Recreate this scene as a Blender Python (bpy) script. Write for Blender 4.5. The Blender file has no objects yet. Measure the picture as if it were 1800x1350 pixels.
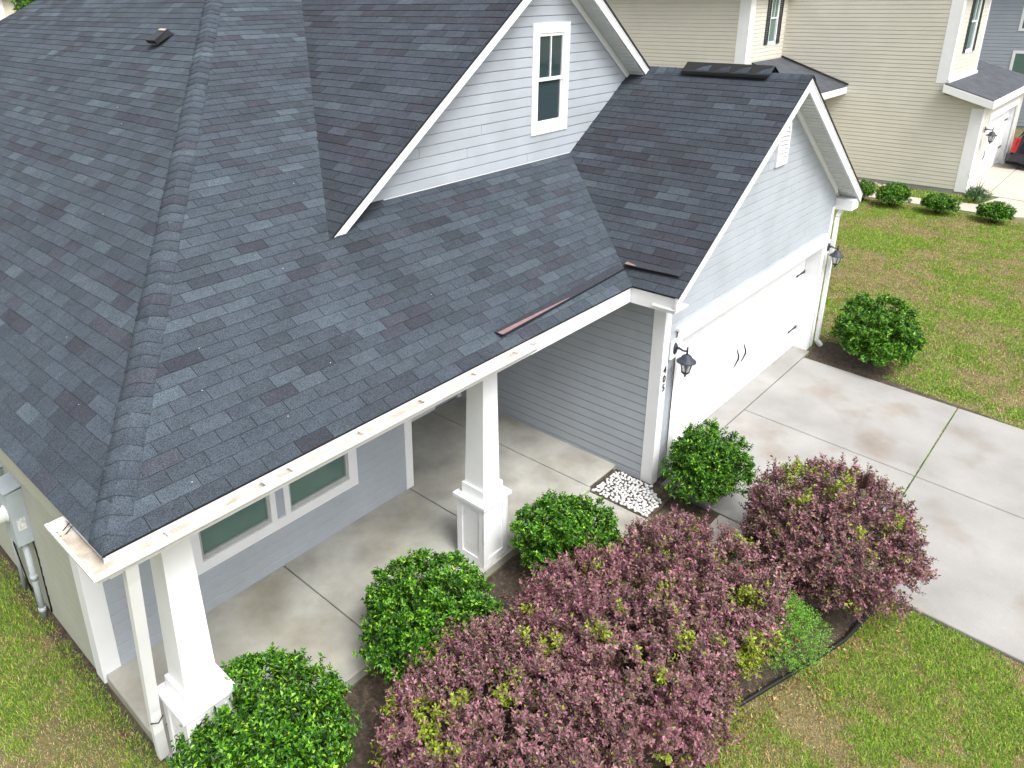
import bpy, math, random
import numpy as np
from mathutils import Vector, Matrix

rng = np.random.default_rng(11)
random.seed(5)
scene = bpy.context.scene

# ------------------------------------------------------------------ camera, sky, sun, exposure
F_PX, IMG_W, IMG_H = 1340.6, 1800.0, 1350.0
CAM = np.array([-1.679, -6.354, 6.194])
YAW, PITCH, ROLL = (math.radians(a) for a in (-46.575, -20.949, -0.877))
PPX, PPY = -98.5, -168.3
_f = np.array([math.cos(PITCH) * -math.sin(YAW), math.cos(PITCH) * math.cos(YAW), math.sin(PITCH)])
_r0 = np.array([math.cos(YAW), math.sin(YAW), 0.0])
_u0 = np.cross(_r0, _f)
_r = _r0 * math.cos(ROLL) + _u0 * math.sin(ROLL)
_u = -_r0 * math.sin(ROLL) + _u0 * math.cos(ROLL)
cam_data = bpy.data.cameras.new('camera')
cam = bpy.data.objects.new('camera', cam_data)
scene.collection.objects.link(cam)
cam.matrix_world = Matrix(((_r[0], _u[0], -_f[0], CAM[0]), (_r[1], _u[1], -_f[1], CAM[1]),
                           (_r[2], _u[2], -_f[2], CAM[2]), (0, 0, 0, 1)))
cam_data.sensor_width = 36.0
cam_data.lens = 36.0 * F_PX / IMG_W
cam_data.shift_x = -PPX / IMG_W
cam_data.shift_y = PPY / IMG_W
cam_data.clip_end = 3000
scene.camera = cam

SUN_EL, SUN_AZ = math.radians(58), math.radians(192)      # azimuth clockwise from +y
world = bpy.data.worlds.new('World')
scene.world = world
world.use_nodes = True
wn = world.node_tree
wn.nodes.clear()
sky = wn.nodes.new('ShaderNodeTexSky')
sky.sky_type = 'NISHITA'
sky.sun_disc = False
sky.sun_elevation = SUN_EL
sky.sun_rotation = SUN_AZ
sky.dust_density = 6.0
sky.ozone_density = 1.0
sky.air_density = 1.0
hs = wn.nodes.new('ShaderNodeHueSaturation')
hs.inputs['Saturation'].default_value = 0.22
bg = wn.nodes.new('ShaderNodeBackground')
bg.inputs['Strength'].default_value = 0.15
wo = wn.nodes.new('ShaderNodeOutputWorld')
wn.links.new(sky.outputs[0], hs.inputs['Color'])
wn.links.new(hs.outputs[0], bg.inputs['Color'])
wn.links.new(bg.outputs[0], wo.inputs['Surface'])

sun_data = bpy.data.lights.new('sun', 'SUN')
sun_data.energy = 1.2
sun_data.angle = math.radians(24)
sun_data.color = (1.0, 0.97, 0.93)
sun = bpy.data.objects.new('sun', sun_data)
scene.collection.objects.link(sun)
to_sun = Vector((math.sin(SUN_AZ) * math.cos(SUN_EL), math.cos(SUN_AZ) * math.cos(SUN_EL), math.sin(SUN_EL)))
sun.rotation_euler = to_sun.to_track_quat('Z', 'Y').to_euler()
sun.location = to_sun * 40

scene.view_settings.view_transform = 'Standard'
scene.view_settings.look = 'None'
scene.view_settings.gamma = 1.0
scene.view_settings.use_curve_mapping = False
scene.view_settings.exposure = 0.95
scene.render.engine = 'CYCLES'
scene.cycles.max_bounces = 6
scene.cycles.use_denoising = True


def pj(P):
    d = np.asarray(P, float) - CAM
    z = d @ _f
    return np.stack([IMG_W / 2 + PPX + F_PX * (d @ _r) / z, IMG_H / 2 + PPY - F_PX * (d @ _u) / z], -1)


# ------------------------------------------------------------------ small tools
def s2l(r, g, b):
    f = lambda c: ((c / 255 + 0.055) / 1.055) ** 2.4 if c / 255 > 0.04045 else c / 255 / 12.92
    return (f(r), f(g), f(b))


def fbm2(x, y, scale=1.0, octaves=3, seed=0):
    x = np.asarray(x, float) * scale
    y = np.asarray(y, float) * scale
    tot = np.zeros(np.broadcast(x, y).shape)
    amp, nrm = 1.0, 0.0
    for o in range(octaves):
        xi, yi = np.floor(x).astype(np.int64), np.floor(y).astype(np.int64)
        xf, yf = x - xi, y - yi
        xf, yf = xf * xf * (3 - 2 * xf), yf * yf * (3 - 2 * yf)

        def h(a, b):
            n = (a * 374761393 + b * 668265263 + (seed + o) * 974711) & 0x7fffffff
            n = ((n ^ (n >> 13)) * 1274126177) & 0x7fffffff
            return ((n ^ (n >> 16)) & 0xffff) / 65535.0
        v = (h(xi, yi) * (1 - xf) + h(xi + 1, yi) * xf) * (1 - yf) + (h(xi, yi + 1) * (1 - xf) + h(xi + 1, yi + 1) * xf) * yf
        tot = tot + amp * v
        nrm += amp
        amp *= 0.5
        x, y = x * 2.03 + 5.1, y * 2.03 + 1.7
    return tot / nrm


MATS = {}


def mat(name, color=(.5, .5, .5), rough=.7, attr=None, var=.12, scale=6.0, col2=None, scale2=None, bump=0.0,
        bump_scale=80.0, spec=.3, metallic=0.0, translucent=0.0, mix_lo=.45, mix_hi=.65, stretch=None, fine=0.0,
        fine_scale=300.0, transmission=0.0):
    if name in MATS:
        return MATS[name]
    m = bpy.data.materials.new(name)
    m.use_nodes = True
    nt = m.node_tree
    bs = nt.nodes['Principled BSDF']
    out = nt.nodes['Material Output']
    L = nt.links.new
    tc = nt.nodes.new('ShaderNodeTexCoord')
    vec = tc.outputs['Object']
    if stretch:
        mp = nt.nodes.new('ShaderNodeMapping')
        mp.inputs['Scale'].default_value = stretch
        L(vec, mp.inputs['Vector'])
        vec = mp.outputs[0]

    def noise(sc, det=4, rgh=.55):
        n = nt.nodes.new('ShaderNodeTexNoise')
        n.inputs['Scale'].default_value = sc
        n.inputs['Detail'].default_value = det
        n.inputs['Roughness'].default_value = rgh
        L(vec, n.inputs['Vector'])
        return n.outputs['Fac']

    def rng_node(sock, a, b, c, d):
        r = nt.nodes.new('ShaderNodeMapRange')
        r.inputs['From Min'].default_value = a
        r.inputs['From Max'].default_value = b
        r.inputs['To Min'].default_value = c
        r.inputs['To Max'].default_value = d
        L(sock, r.inputs['Value'])
        return r.outputs[0]

    if attr:
        a = nt.nodes.new('ShaderNodeAttribute')
        a.attribute_name = attr
        base = a.outputs['Color']
    else:
        rgb = nt.nodes.new('ShaderNodeRGB')
        rgb.outputs[0].default_value = (*color, 1)
        base = rgb.outputs[0]
    if col2 is not None:
        mx = nt.nodes.new('ShaderNodeMix')
        mx.data_type = 'RGBA'
        L(rng_node(noise(scale2 or scale), mix_lo, mix_hi, 0, 1), mx.inputs['Factor'])
        L(base, mx.inputs[6])
        mx.inputs[7].default_value = (*col2, 1)
        base = mx.outputs[2]

    def mul(col, fac):
        v = nt.nodes.new('ShaderNodeMix')
        v.data_type = 'RGBA'
        v.blend_type = 'MULTIPLY'
        v.inputs['Factor'].default_value = 1
        L(col, v.inputs[6])
        L(fac, v.inputs[7])
        return v.outputs[2]
    if var:
        base = mul(base, rng_node(noise(scale), .3, .7, 1 - var, 1 + var))
    if fine:
        base = mul(base, rng_node(noise(fine_scale, 2, .7), .3, .7, 1 - fine, 1 + fine))
    L(base, bs.inputs['Base Color'])
    bs.inputs['Roughness'].default_value = rough
    bs.inputs['Specular IOR Level'].default_value = spec
    bs.inputs['Metallic'].default_value = metallic
    if transmission:
        bs.inputs['Transmission Weight'].default_value = transmission
    if bump:
        b = nt.nodes.new('ShaderNodeBump')
        b.inputs['Strength'].default_value = bump
        b.inputs['Distance'].default_value = .01
        L(noise(bump_scale, 3), b.inputs['Height'])
        L(b.outputs[0], bs.inputs['Normal'])
    if translucent:
        tr = nt.nodes.new('ShaderNodeBsdfTranslucent')
        L(base, tr.inputs['Color'])
        ms = nt.nodes.new('ShaderNodeMixShader')
        ms.inputs[0].default_value = translucent
        L(bs.outputs[0], ms.inputs[1])
        L(tr.outputs[0], ms.inputs[2])
        L(ms.outputs[0], out.inputs['Surface'])
    MATS[name] = m
    return m


def link(o):
    scene.collection.objects.link(o)
    return o


def tag(o, label=None, cat=None, group=None, kind=None):
    if label:
        o['label'] = label
    if cat:
        o['category'] = cat
    if group:
        o['group'] = group
    if kind:
        o['kind'] = kind
    return o


def put(o, parent):
    if parent is not None:
        o.parent = parent
        if parent.type == 'EMPTY':
            o.matrix_parent_inverse = Matrix.Translation(-Vector(parent.location))
    return o


def thing(name, loc, label, cat, group=None):
    o = bpy.data.objects.new(name, None)
    o.empty_display_size = .1
    o.location = loc
    link(o)
    return tag(o, label, cat, group)


class MB:
    def __init__(self):
        self.v, self.f, self.s, self.c = [], [], [], []

    def add(self, verts, faces, smooth=False, col=None):
        n = len(self.v)
        self.v += [tuple(map(float, p)) for p in verts]
        self.f += [tuple(i + n for i in q) for q in faces]
        self.s += [smooth] * len(faces)
        if col is not None:
            self.c += [col] * len(verts)
        return self

    def box(self, x0, x1, y0, y1, z0, z1):
        return self.hexa([(x0, y0, z0), (x1, y0, z0), (x1, y1, z0), (x0, y1, z0)],
                         [(x0, y0, z1), (x1, y0, z1), (x1, y1, z1), (x0, y1, z1)])

    def hexa(self, lo, hi):
        n = len(lo)
        fs = [tuple(reversed(range(n))), tuple(range(n, 2 * n))]
        fs += [(i, (i + 1) % n, n + (i + 1) % n, n + i) for i in range(n)]
        return self.add(list(lo) + list(hi), fs)

    def slab(self, poly, d):
        """polygon (3-D points) extruded by vector d"""
        d = np.asarray(d, float)
        return self.hexa([np.asarray(p, float) for p in poly], [np.asarray(p, float) + d for p in poly])

    def bar(self, a, b, w, h, up=(0, 0, 1)):
        a, b = np.asarray(a, float), np.asarray(b, float)
        t = (b - a) / np.linalg.norm(b - a)
        s = np.cross(t, up)
        s /= np.linalg.norm(s)
        n = np.cross(s, t)
        q = [(-1, -1), (1, -1), (1, 1), (-1, 1)]
        return self.hexa([a + s * i * w / 2 + n * j * h / 2 for i, j in q], [b + s * i * w / 2 + n * j * h / 2 for i, j in q])

    def tube(self, pts, radii, n=8, cap=True):
        pts = [np.asarray(p, float) for p in pts]
        if not hasattr(radii, '__len__'):
            radii = [radii] * len(pts)
        rings = []
        for i, p in enumerate(pts):
            t = pts[min(i + 1, len(pts) - 1)] - pts[max(i - 1, 0)]
            t /= np.linalg.norm(t) + 1e-9
            ref = np.array([0, 0, 1.]) if abs(t[2]) < .9 else np.array([1., 0, 0])
            s = np.cross(t, ref)
            s /= np.linalg.norm(s)
            q = np.cross(s, t)
            rings.append([p + radii[i] * (s * math.cos(2 * math.pi * k / n) + q * math.sin(2 * math.pi * k / n)) for k in range(n)])
        fs = []
        for i in range(len(pts) - 1):
            for k in range(n):
                a, b = i * n + k, i * n + (k + 1) % n
                fs.append((a, a + n, b + n, b))
        self.add([p for r in rings for p in r], fs, True)
        if cap:
            b0 = len(self.v) - n * len(pts)
            self.f += [tuple(b0 + k for k in range(n)), tuple(b0 + n * (len(pts) - 1) + k for k in reversed(range(n)))]
            self.s += [False, False]
        return self

    def lathe(self, prof, c, n=16, axis='z'):
        c = np.asarray(c, float)
        vs = []
        for (r, z) in prof:
            for k in range(n):
                a = 2 * math.pi * k / n
                p = (r * math.cos(a), r * math.sin(a), z)
                if axis == 'x':
                    p = (z, r * math.cos(a), r * math.sin(a))
                if axis == 'y':
                    p = (r * math.sin(a), z, r * math.cos(a))
                vs.append(c + p)
        fs = []
        for i in range(len(prof) - 1):
            for k in range(n):
                a, b = i * n + k, i * n + (k + 1) % n
                fs.append((a, b, b + n, a + n))
        return self.add(vs, fs, True)

    def build(self, name, m, parent=None):
        me = bpy.data.meshes.new(name)
        me.from_pydata(self.v, [], self.f)
        me.polygons.foreach_set('use_smooth', self.s)
        if self.c:
            at = me.color_attributes.new('tint', 'FLOAT_COLOR', 'POINT')
            at.data.foreach_set('color', np.array([(*c, 1) for c in self.c], np.float32).ravel())
        me.materials.append(m)
        me.update()
        return put(link(bpy.data.objects.new(name, me)), parent)


def np_mesh(name, V, Fc, m, parent=None, col=None, smooth=False):
    """fast mesh from arrays; Fc is (n,k)"""
    me = bpy.data.meshes.new(name)
    k = Fc.shape[1]
    me.vertices.add(len(V))
    me.vertices.foreach_set('co', V.astype(np.float32).ravel())
    me.loops.add(Fc.size)
    me.loops.foreach_set('vertex_index', Fc.astype(np.int32).ravel())
    me.polygons.add(len(Fc))
    me.polygons.foreach_set('loop_start', np.arange(0, Fc.size, k, dtype=np.int32))
    me.polygons.foreach_set('use_smooth', np.full(len(Fc), smooth))
    if col is not None:
        at = me.color_attributes.new('tint', 'FLOAT_COLOR', 'POINT')
        at.data.foreach_set('color', np.concatenate([col, np.ones((len(col), 1))], 1).astype(np.float32).ravel())
    me.materials.append(m)
    me.update(calc_edges=True)
    return put(link(bpy.data.objects.new(name, me)), parent)


# ------------------------------------------------------------------ materials
M_white = mat('white_trim', (.80, .81, .82), .45, var=.03, scale=3)
M_whitep = mat('white_paint', (.79, .80, .81), .5, var=.04, scale=2, col2=(.66, .66, .64), scale2=5, mix_lo=.6, mix_hi=.8)
M_soffit = mat('soffit_vinyl', (.62, .64, .62), .6, var=.03)
M_siding = mat('grey_vinyl_siding', (.385, .42, .465), .5, var=.04, scale=2.5, col2=(.35, .38, .415), scale2=1.2, bump=.05, bump_scale=60)
M_side = mat('green_grey_siding', (.42, .43, .37), .55, var=.05, scale=2)
M_nsiding = mat('beige_vinyl_siding', (.60, .575, .50), .55, var=.04, scale=1.5)
M_bsiding = mat('slate_blue_siding', (.33, .37, .43), .55, var=.05, scale=1.5)
M_deck = mat('roof_felt', (.022, .023, .026), .95, var=.1)
M_shing = mat('asphalt_shingle', attr='tint', rough=.93, var=.10, scale=14, fine=.75, fine_scale=130, spec=.25, bump=.5, bump_scale=260)
M_nroof = mat('grey_shingle_far', (.062, .068, .08), .9, var=.25, scale=3, fine=.3, fine_scale=60)
M_dark = mat('black_metal', (.02, .022, .027), .45, var=.1)
M_lamp = mat('lamp_metal', (.035, .042, .055), .5, var=.15, scale=30)
M_rubber = mat('black_plastic', (.012, .012, .013), .5, var=.1)
M_pink = mat('shingle_adhesive_film', (.23, .14, .135), .6, var=.15, scale=20)
M_conc = mat('driveway_concrete', (.27, .265, .255), .85, var=.14, scale=1.1, col2=(.19, .15, .11), scale2=.9, mix_lo=.54, mix_hi=.82, fine=.08, fine_scale=90, bump=.15, bump_scale=120)
M_porch = mat('porch_concrete', (.37, .365, .335), .8, var=.20, scale=2.2, col2=(.25, .235, .185), scale2=.9, mix_lo=.45, mix_hi=.75, fine=.07, fine_scale=90, bump=.12, bump_scale=120)
M_soil = mat('garden_soil', (.055, .043, .035), .95, var=.35, scale=9, col2=(.10, .075, .05), scale2=25, fine=.4, fine_scale=120, bump=.6, bump_scale=60)
M_lawn = mat('lawn_soil', (.135, .12, .06), .95, var=.25, scale=3, col2=(.08, .105, .03), scale2=.8, fine=.4, fine_scale=60, bump=.4, bump_scale=60)
M_grass = mat('grass_blade', attr='tint', rough=.6, var=0, spec=.25, translucent=.25)
M_leaf = mat('shrub_leaf', attr='tint', rough=.42, var=0, spec=.4, translucent=.16)
M_pleaf = mat('purple_leaf', attr='tint', rough=.5, var=0, spec=.3, translucent=.12)
M_bark = mat('bark', (.10, .075, .055), .9, var=.3, scale=20)
M_stone = mat('white_pebble', (.60, .60, .60), .6, var=.12, scale=8)
M_tstone = mat('tan_pebble', (.45, .40, .33), .8, var=.25, scale=8)
M_glass = mat('window_glass', (.03, .05, .055), .03, var=0, spec=.8)
M_glassg = mat('tinted_window_glass', (.095, .175, .15), .04, var=.05, spec=.6)
M_sash = mat('grey_sash', (.42, .43, .42), .5, var=.1)
M_shutter = mat('charcoal_shutter', (.03, .036, .04), .5, var=.1)
M_dirt = mat('gutter_silt', (.44, .38, .31), .95, var=.25, scale=6, col2=(.56, .52, .46), scale2=3, mix_lo=.4, mix_hi=.6, fine=.3, stretch=(1, 1, 1))
M_gutter = mat('gutter_enamel', (.78, .78, .77), .4, var=.05, scale=4, col2=(.62, .56, .48), scale2=7, mix_lo=.58, mix_hi=.75)
M_metal = mat('galvanised_grey', (.42, .47, .50), .5, var=.08, scale=5)
M_pvc = mat('grey_conduit', (.40, .44, .46), .5, var=.08, scale=5)
M_meterglass = mat('meter_dome', (.62, .66, .62), .15, var=.05)
M_lampglass = mat('lamp_glass', (.80, .82, .82), .08, var=0, transmission=.55)
M_paint = mat('black_car_paint', (.010, .012, .020), .12, var=0, spec=.6)
M_red = mat('tail_light_red', (.42, .012, .012), .2, var=.05)
M_tyre = mat('tyre_rubber', (.015, .015, .015), .8, var=.1)
M_chrome = mat('wheel_rim', (.45, .46, .47), .3, metallic=.8, var=.05)
M_number = mat('black_number', (.015, .015, .015), .5, var=0)

# ------------------------------------------------------------------ site levels
SLOPE, YB = .046, -2.396


def gz(x, y):
    """lawn level: flat round the house, falling towards the street"""
    x, y = np.asarray(x, float), np.asarray(y, float)
    return .0 + SLOPE * np.minimum(0, np.maximum(y, -40) - YB)


def dz(y):
    return .05 + SLOPE * min(0, y - YB)


def ground():
    xs = sorted(set([-900, -300, -120, -60, -35] + list(np.arange(-20, 60.1, 1.0)) + [80, 120, 300, 900]))
    ys = sorted(set([-900, -300, -120, -60, -40] + list(np.arange(-30, 50.1, 1.0)) + [YB, 70, 120, 300, 900]))
    X, Y = np.meshgrid(xs, ys)
    Z = gz(X, Y)
    V = np.stack([X, Y, Z], -1).reshape(-1, 3)
    nx = len(xs)
    i, j = np.meshgrid(range(nx - 1), range(len(ys) - 1))
    a = (j * nx + i).ravel()
    o = np_mesh('lawn', V, np.stack([a, a + 1, a + nx + 1, a + nx], 1), M_lawn)
    tag(o, kind='structure')


ground()


def sheet(name, poly, lift, m, kind='structure', step=.25, parent=None, rough=0.0):
    """a ground sheet that follows the lawn level, cut to a polygon (convex or not) by a fan of grid cells"""
    b = MB()
    for sg in (1, -1):                      # fold the sheet where the lawn starts to fall
        half = []
        for (p, q_) in zip(poly, poly[1:] + poly[:1]):
            a, c = sg * (p[1] - YB), sg * (q_[1] - YB)
            if a >= 0:
                half.append(p)
            if (a >= 0) != (c >= 0):
                t = a / (a - c)
                half.append((p[0] + t * (q_[0] - p[0]), YB))
        if len(half) >= 3:
            b.add([(x, y, float(gz(x, y)) + lift) for x, y in half], [tuple(range(len(half)))])
    o = b.build(name, m, parent)
    if kind and parent is None:
        tag(o, kind=kind)
    return o


# concrete driveway: one panel per cast slab, open joints between
def panel(name, x0, x1, y0, y1, zf, thick, m, parent, bevel=.008):
    b = MB()
    lo = [(x0, y0), (x1, y0), (x1, y1), (x0, y1)]
    inn = [(x0 + bevel, y0 + bevel), (x1 - bevel, y0 + bevel), (x1 - bevel, y1 - bevel), (x0 + bevel, y1 - bevel)]
    v = [(x, y, zf(y) - thick) for x, y in lo] + [(x, y, zf(y) - bevel) for x, y in lo] + [(x, y, zf(y)) for x, y in inn]
    f = [(8, 9, 10, 11)]
    for k in range(4):
        n = (k + 1) % 4
        f += [(k, n, 4 + n, 4 + k), (4 + k, 4 + n, 8 + n, 8 + k)]
    b.add(v, f)
    return b.build(name, m, parent)


DL, DR, JX, JY = 6.42, 11.55, 9.06, -4.83
drive = MB().add([(DL - .005, -2.1, dz(-2.1) - .03), (DL - .005, YB, dz(YB) - .03), (DL - .005, -20, dz(-20) - .03), (DR + .005, -20, dz(-20) - .03), (DR + .005, YB, dz(YB) - .03), (DR + .005, -2.1, dz(-2.1) - .03)],
                 [(0, 1, 4, 5), (1, 2, 3, 4)]).build('driveway', M_soil)
tag(drive, kind='structure')
panel('concrete_apron', 6.80, 11.86, -2.395, -2.085, lambda y: .055, .12, M_conc, drive)
for (ya, yb) in ((JY + .008, YB - .012), (-7.30, JY - .008), (-9.75, -7.315), (-12.2, -9.765)):
    panel('concrete_panel', DL, JX - .008, ya, yb, dz, .12, M_conc, drive)
    panel('concrete_panel', JX + .008, DR, ya, yb, dz, .12, M_conc, drive)

# porch floor
ZS = .11
porch = MB().add([(0, -1.80, ZS - .03), (6.25, -1.80, ZS - .03), (6.25, 1.15, ZS - .03), (0, 1.15, ZS - .03)], [(0, 1, 2, 3)]).build('porch_floor', M_soil)
tag(porch, kind='structure')
flat = lambda y: ZS
for (x0, x1, y0, y1) in ((0, 2.05, -1.80, .0), (2.062, 4.04, -1.80, .0), (4.052, 5.66, -1.80, 1.18), (5.672, 6.34, -1.765, 1.18)):
    panel('concrete_panel', x0, x1, y0, y1, flat, .16, M_porch, porch)
walk = MB().add([(4.9, -3.9, .0), (5.63, -3.9, .0), (5.63, -1.81, .0), (4.9, -1.81, .0)], [(0, 1, 2, 3)]).build('front_walk', M_soil)
tag(walk, kind='structure')
panel('concrete_panel', 4.90, 5.62, -2.72, -1.81, lambda y: .075, .14, M_porch, walk)
panel('concrete_panel', 4.90, 5.62, -3.95, -2.735, lambda y: dz(y) - .01, .14, M_porch, walk)
panel('concrete_panel', 5.635, DL - .012, -3.95, -3.25, lambda y: dz(y) - .01, .14, M_porch, walk)

# planting bed
EDGE = [(-.1, -3.35), (.9, -4.15), (2.0, -4.42), (2.99, -4.45), (3.78, -4.56), (4.70, -4.86), (5.45, -5.08), (6.05, -5.16), (6.39, -5.10)]
bed_poly = [(-.1, -1.82)] + EDGE + [(6.39, -2.31), (5.64, -2.31), (5.64, -1.83)]
tag(sheet('planting_bed', bed_poly, .012, M_soil), kind='structure')
bsoil = sheet('soil_strip', [(-.16, -1.2), (-.01, -1.2), (-.01, 12), (-.20, 12)], .006, M_soil)
sheet('soil_strip', [(12.2, -2.35), (12.6, -2.45), (12.72, -2.9), (12.5, -3.5), (12.15, -3.75), (11.85, -3.6), (11.75, -4.2), (11.70, -5.2), (11.56, -6.0), (11.56, -2.45)], .006, M_soil)

# ------------------------------------------------------------------ the house
house = thing('house', (4.0, 0.0, 0.0), 'grey-sided house with blue-grey shingle roof, front porch and white garage door', 'house')
XE, YE, ZE, PM, PL = -.396, -2.024, 2.92, .52, .666
XG, YG, XR, PG = 5.967, -2.624, 9.278, .67
ZR = ZE + PG * (XR - XG)
XD, ZD, PD, YDR, YDW = 6.92, 6.81, .735, -.22, .109
YTOP = 7.94
ZTOP = ZE + PM * (YTOP - YE)
XTOP = XE + (ZTOP - ZE) / PL
YBACK = 16.8
XRT = 12.4
main_z = lambda y: ZE + PM * (y - YE)
left_z = lambda x: ZE + PL * (x - XE)
gar_z = lambda x: ZE + PG * (np.where(np.asarray(x) < XR, np.asarray(x) - XG, 2 * XR - XG - np.asarray(x)))
dor_z = lambda x: ZD - PD * np.abs(np.asarray(x) - XD)

# --- walls with lap siding
EXPO = .127


def siding_wall(name, O, A, N, outline, holes, m, parent, z0, z1, seams=.3, expo=EXPO, joined=False, back_m=None, lap=.017):
    """outline(z) -> (s0, s1) of the wall at height z; holes: (s0,s1,z0,z1)"""
    O, A, N = (np.asarray(q, float) for q in (O, A, N))
    P = lambda s, n, z: O + A * s + N * n + np.array([0, 0, z])
    wb = MB()
    zs = [float(z) for z in np.linspace(z0, z1, 24)] + [min(max(h[i], z0), z1) for h in holes for i in (2, 3)]
    zs = sorted(set(round(z, 5) for z in zs))
    for za, zb in zip(zs[:-1], zs[1:]):
        (a0, a1), (b0, b1) = outline(za + 1e-4), outline(zb - 1e-4)
        zm = (za + zb) / 2
        cut = sorted(h for h in holes if h[2] < zm < h[3])
        edges = [(a0, b0)] + [e for h in cut for e in ((h[0], h[0]), (h[1], h[1]))] + [(a1, b1)]
        for e0, e1 in zip(edges[0::2], edges[1::2]):
            wb.add([P(e0[0], 0, za), P(e1[0], 0, za), P(e1[1], 0, zb), P(e0[1], 0, zb)], [(0, 1, 2, 3)])
    wall = wb.build(name, back_m or m, parent)
    n = int(math.ceil((z1 - z0) / expo - 1e-6))
    joined_mb = MB()
    for c in range(n):
        za, zb = z0 + c * expo, min(z0 + (c + 1) * expo, z1)
        if zb - za < .01:
            continue
        segs = [(za, zb, None, None)]
        pieces = []
        cuts = [h for h in holes if h[2] < zb - 1e-4 and h[3] > za + 1e-4]
        if not cuts:
            pieces.append((za, zb, -1e9, 1e9))
        else:
            cuts.sort()
            s = -1e9
            for h in cuts:
                pieces.append((za, zb, s, h[0]))
                if h[2] > za + .01:
                    pieces.append((za, h[2], h[0], h[1]))
                if h[3] < zb - .01:
                    pieces.append((h[3], zb, h[0], h[1]))
                s = h[1]
            pieces.append((za, zb, s, 1e9))
        final = []
        for (a, b, s0, s1) in pieces:
            lo, hi = max(s0, outline(a)[0]), min(s1, outline(a)[1])
            if hi - lo < .03:
                continue
            if hi - lo > 2.4 and random.random() < seams:
                q = lo + (hi - lo) * random.uniform(.2, .8)
                final += [(a, b, s0, q - .0025), (a, b, q + .0025, s1)]
            else:
                final.append((a, b, s0, s1))
        for (a, b, s0, s1) in final:
            b0, b1 = max(s0, outline(a)[0]), min(s1, outline(a)[1])
            t0, t1 = max(s0, outline(b - .004)[0]), min(s1, outline(b - .004)[1])
            if b1 - b0 < .02:
                continue
            if t1 < t0:
                t0 = t1 = (t0 + t1) / 2
            pr = .006 + lap * min(1, (b - a) / expo)
            mb = joined_mb if joined else MB()
            zt, zg = b - .001, max(a + .02, b - .020)
            f_ = (zg - a) / max(zt - a, 1e-3)
            m0, m1 = b0 + (t0 - b0) * f_, b1 + (t1 - b1) * f_
            v = [P(b0, .001, a - .006), P(b1, .001, a - .006), P(b0, pr - .002, a - .006), P(b1, pr - .002, a - .006), P(b0, pr, a), P(b1, pr, a),
                 P(m0, pr - .005, zg), P(m1, pr - .005, zg), P(t0, .0015, zt), P(t1, .0015, zt)]
            mb.add(v, [(0, 2, 3, 1), (2, 4, 5, 3), (4, 6, 7, 5), (6, 8, 9, 7), (0, 8, 6, 4, 2), (1, 3, 5, 7, 9)])
            if not joined:
                mb.build('siding_board', m, wall)
    if joined:
        o = joined_mb.build('siding_boards', m, wall)
        o['kind'] = 'stuff'
    return wall


def rect_out(s0, s1):
    return lambda z: (s0, s1)


# front wall behind the porch
siding_wall('front_wall', (0, 0, 0), (1, 0, 0), (0, -1, 0), rect_out(.0, 4.10), [(1.06, 3.14, .70, 2.16)], M_siding, house, .10, 2.70)
# left side wall
siding_wall('side_wall', (0, 16.3, 0), (0, -1, 0), (-1, 0, 0), rect_out(0, 16.3), [], M_side, house, .06, 2.86, seams=.5, lap=.016)
# recessed entry wall
siding_wall('entry_wall', (0, 1.20, 0), (1, 0, 0), (0, -1, 0), rect_out(4.10, 6.35), [(4.55, 5.75, .0, 2.3)], M_siding, house, .12, 2.70)
MB().add([(4.10, 0, .1), (4.10, 1.2, .1), (4.10, 1.2, 2.62), (4.10, 0, 2.62)], [(0, 1, 2, 3)]).build('entry_side_wall', M_siding, house)
# garage side wall facing the porch
siding_wall('garage_side_wall', (6.35, 1.2, 0), (0, -1, 0), (-1, 0, 0), rect_out(0, 3.49), [], M_siding, house, .04, 2.74, seams=.0)


def gable_out(z):
    lo, hi = 6.35, 12.206
    h = (z - 2.86) / PG
    if h > 0:
        lo = max(lo, XG + .19 + h)
        hi = min(hi, 2 * XR - XG - .19 - h)
    return lo, hi


siding_wall('garage_front_wall', (0, -2.29, 0), (1, 0, 0), (0, -1, 0), gable_out, [(6.74, 11.93, -.2, 2.10)], M_siding, house, .04, 4.95, seams=.45)
MB().add([(12.206, -2.29, 0), (12.206, 16.3, 0), (12.206, 16.3, 2.9), (12.206, -2.29, 2.9)], [(0, 1, 2, 3)]).build('right_wall', M_siding, house)
MB().add([(0, 16.3, 0), (12.206, 16.3, 0), (12.206, 16.3, 2.9), (0, 16.3, 2.9)], [(3, 2, 1, 0)]).build('rear_wall', M_siding, house)


def dormer_out(z):
    lo = XD - (ZD - .12 - z) / PD
    hi = XD + (ZD - .12 - z) / PD
    lo = max(lo, 3.0)
    if z < ZR:
        hi = min(hi, XG + (z - ZE) / PG + .02)
    return lo, max(hi, lo + .001)


dz0 = main_z(YDW) + .012
siding_wall('dormer_wall', (0, YDW, 0), (1, 0, 0), (0, -1, 0), dormer_out, [(6.68, 7.46, 4.46, 5.80)], M_siding, house, dz0, ZD - .16, seams=.35)

# --- roof decks, shingles, caps
roof = MB()
TH = -.022


def deck(poly, n):
    n = np.asarray(n, float)
    n /= np.linalg.norm(n)
    roof.slab([np.asarray(p, float) - n * .03 for p in poly], n * .029)


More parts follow.
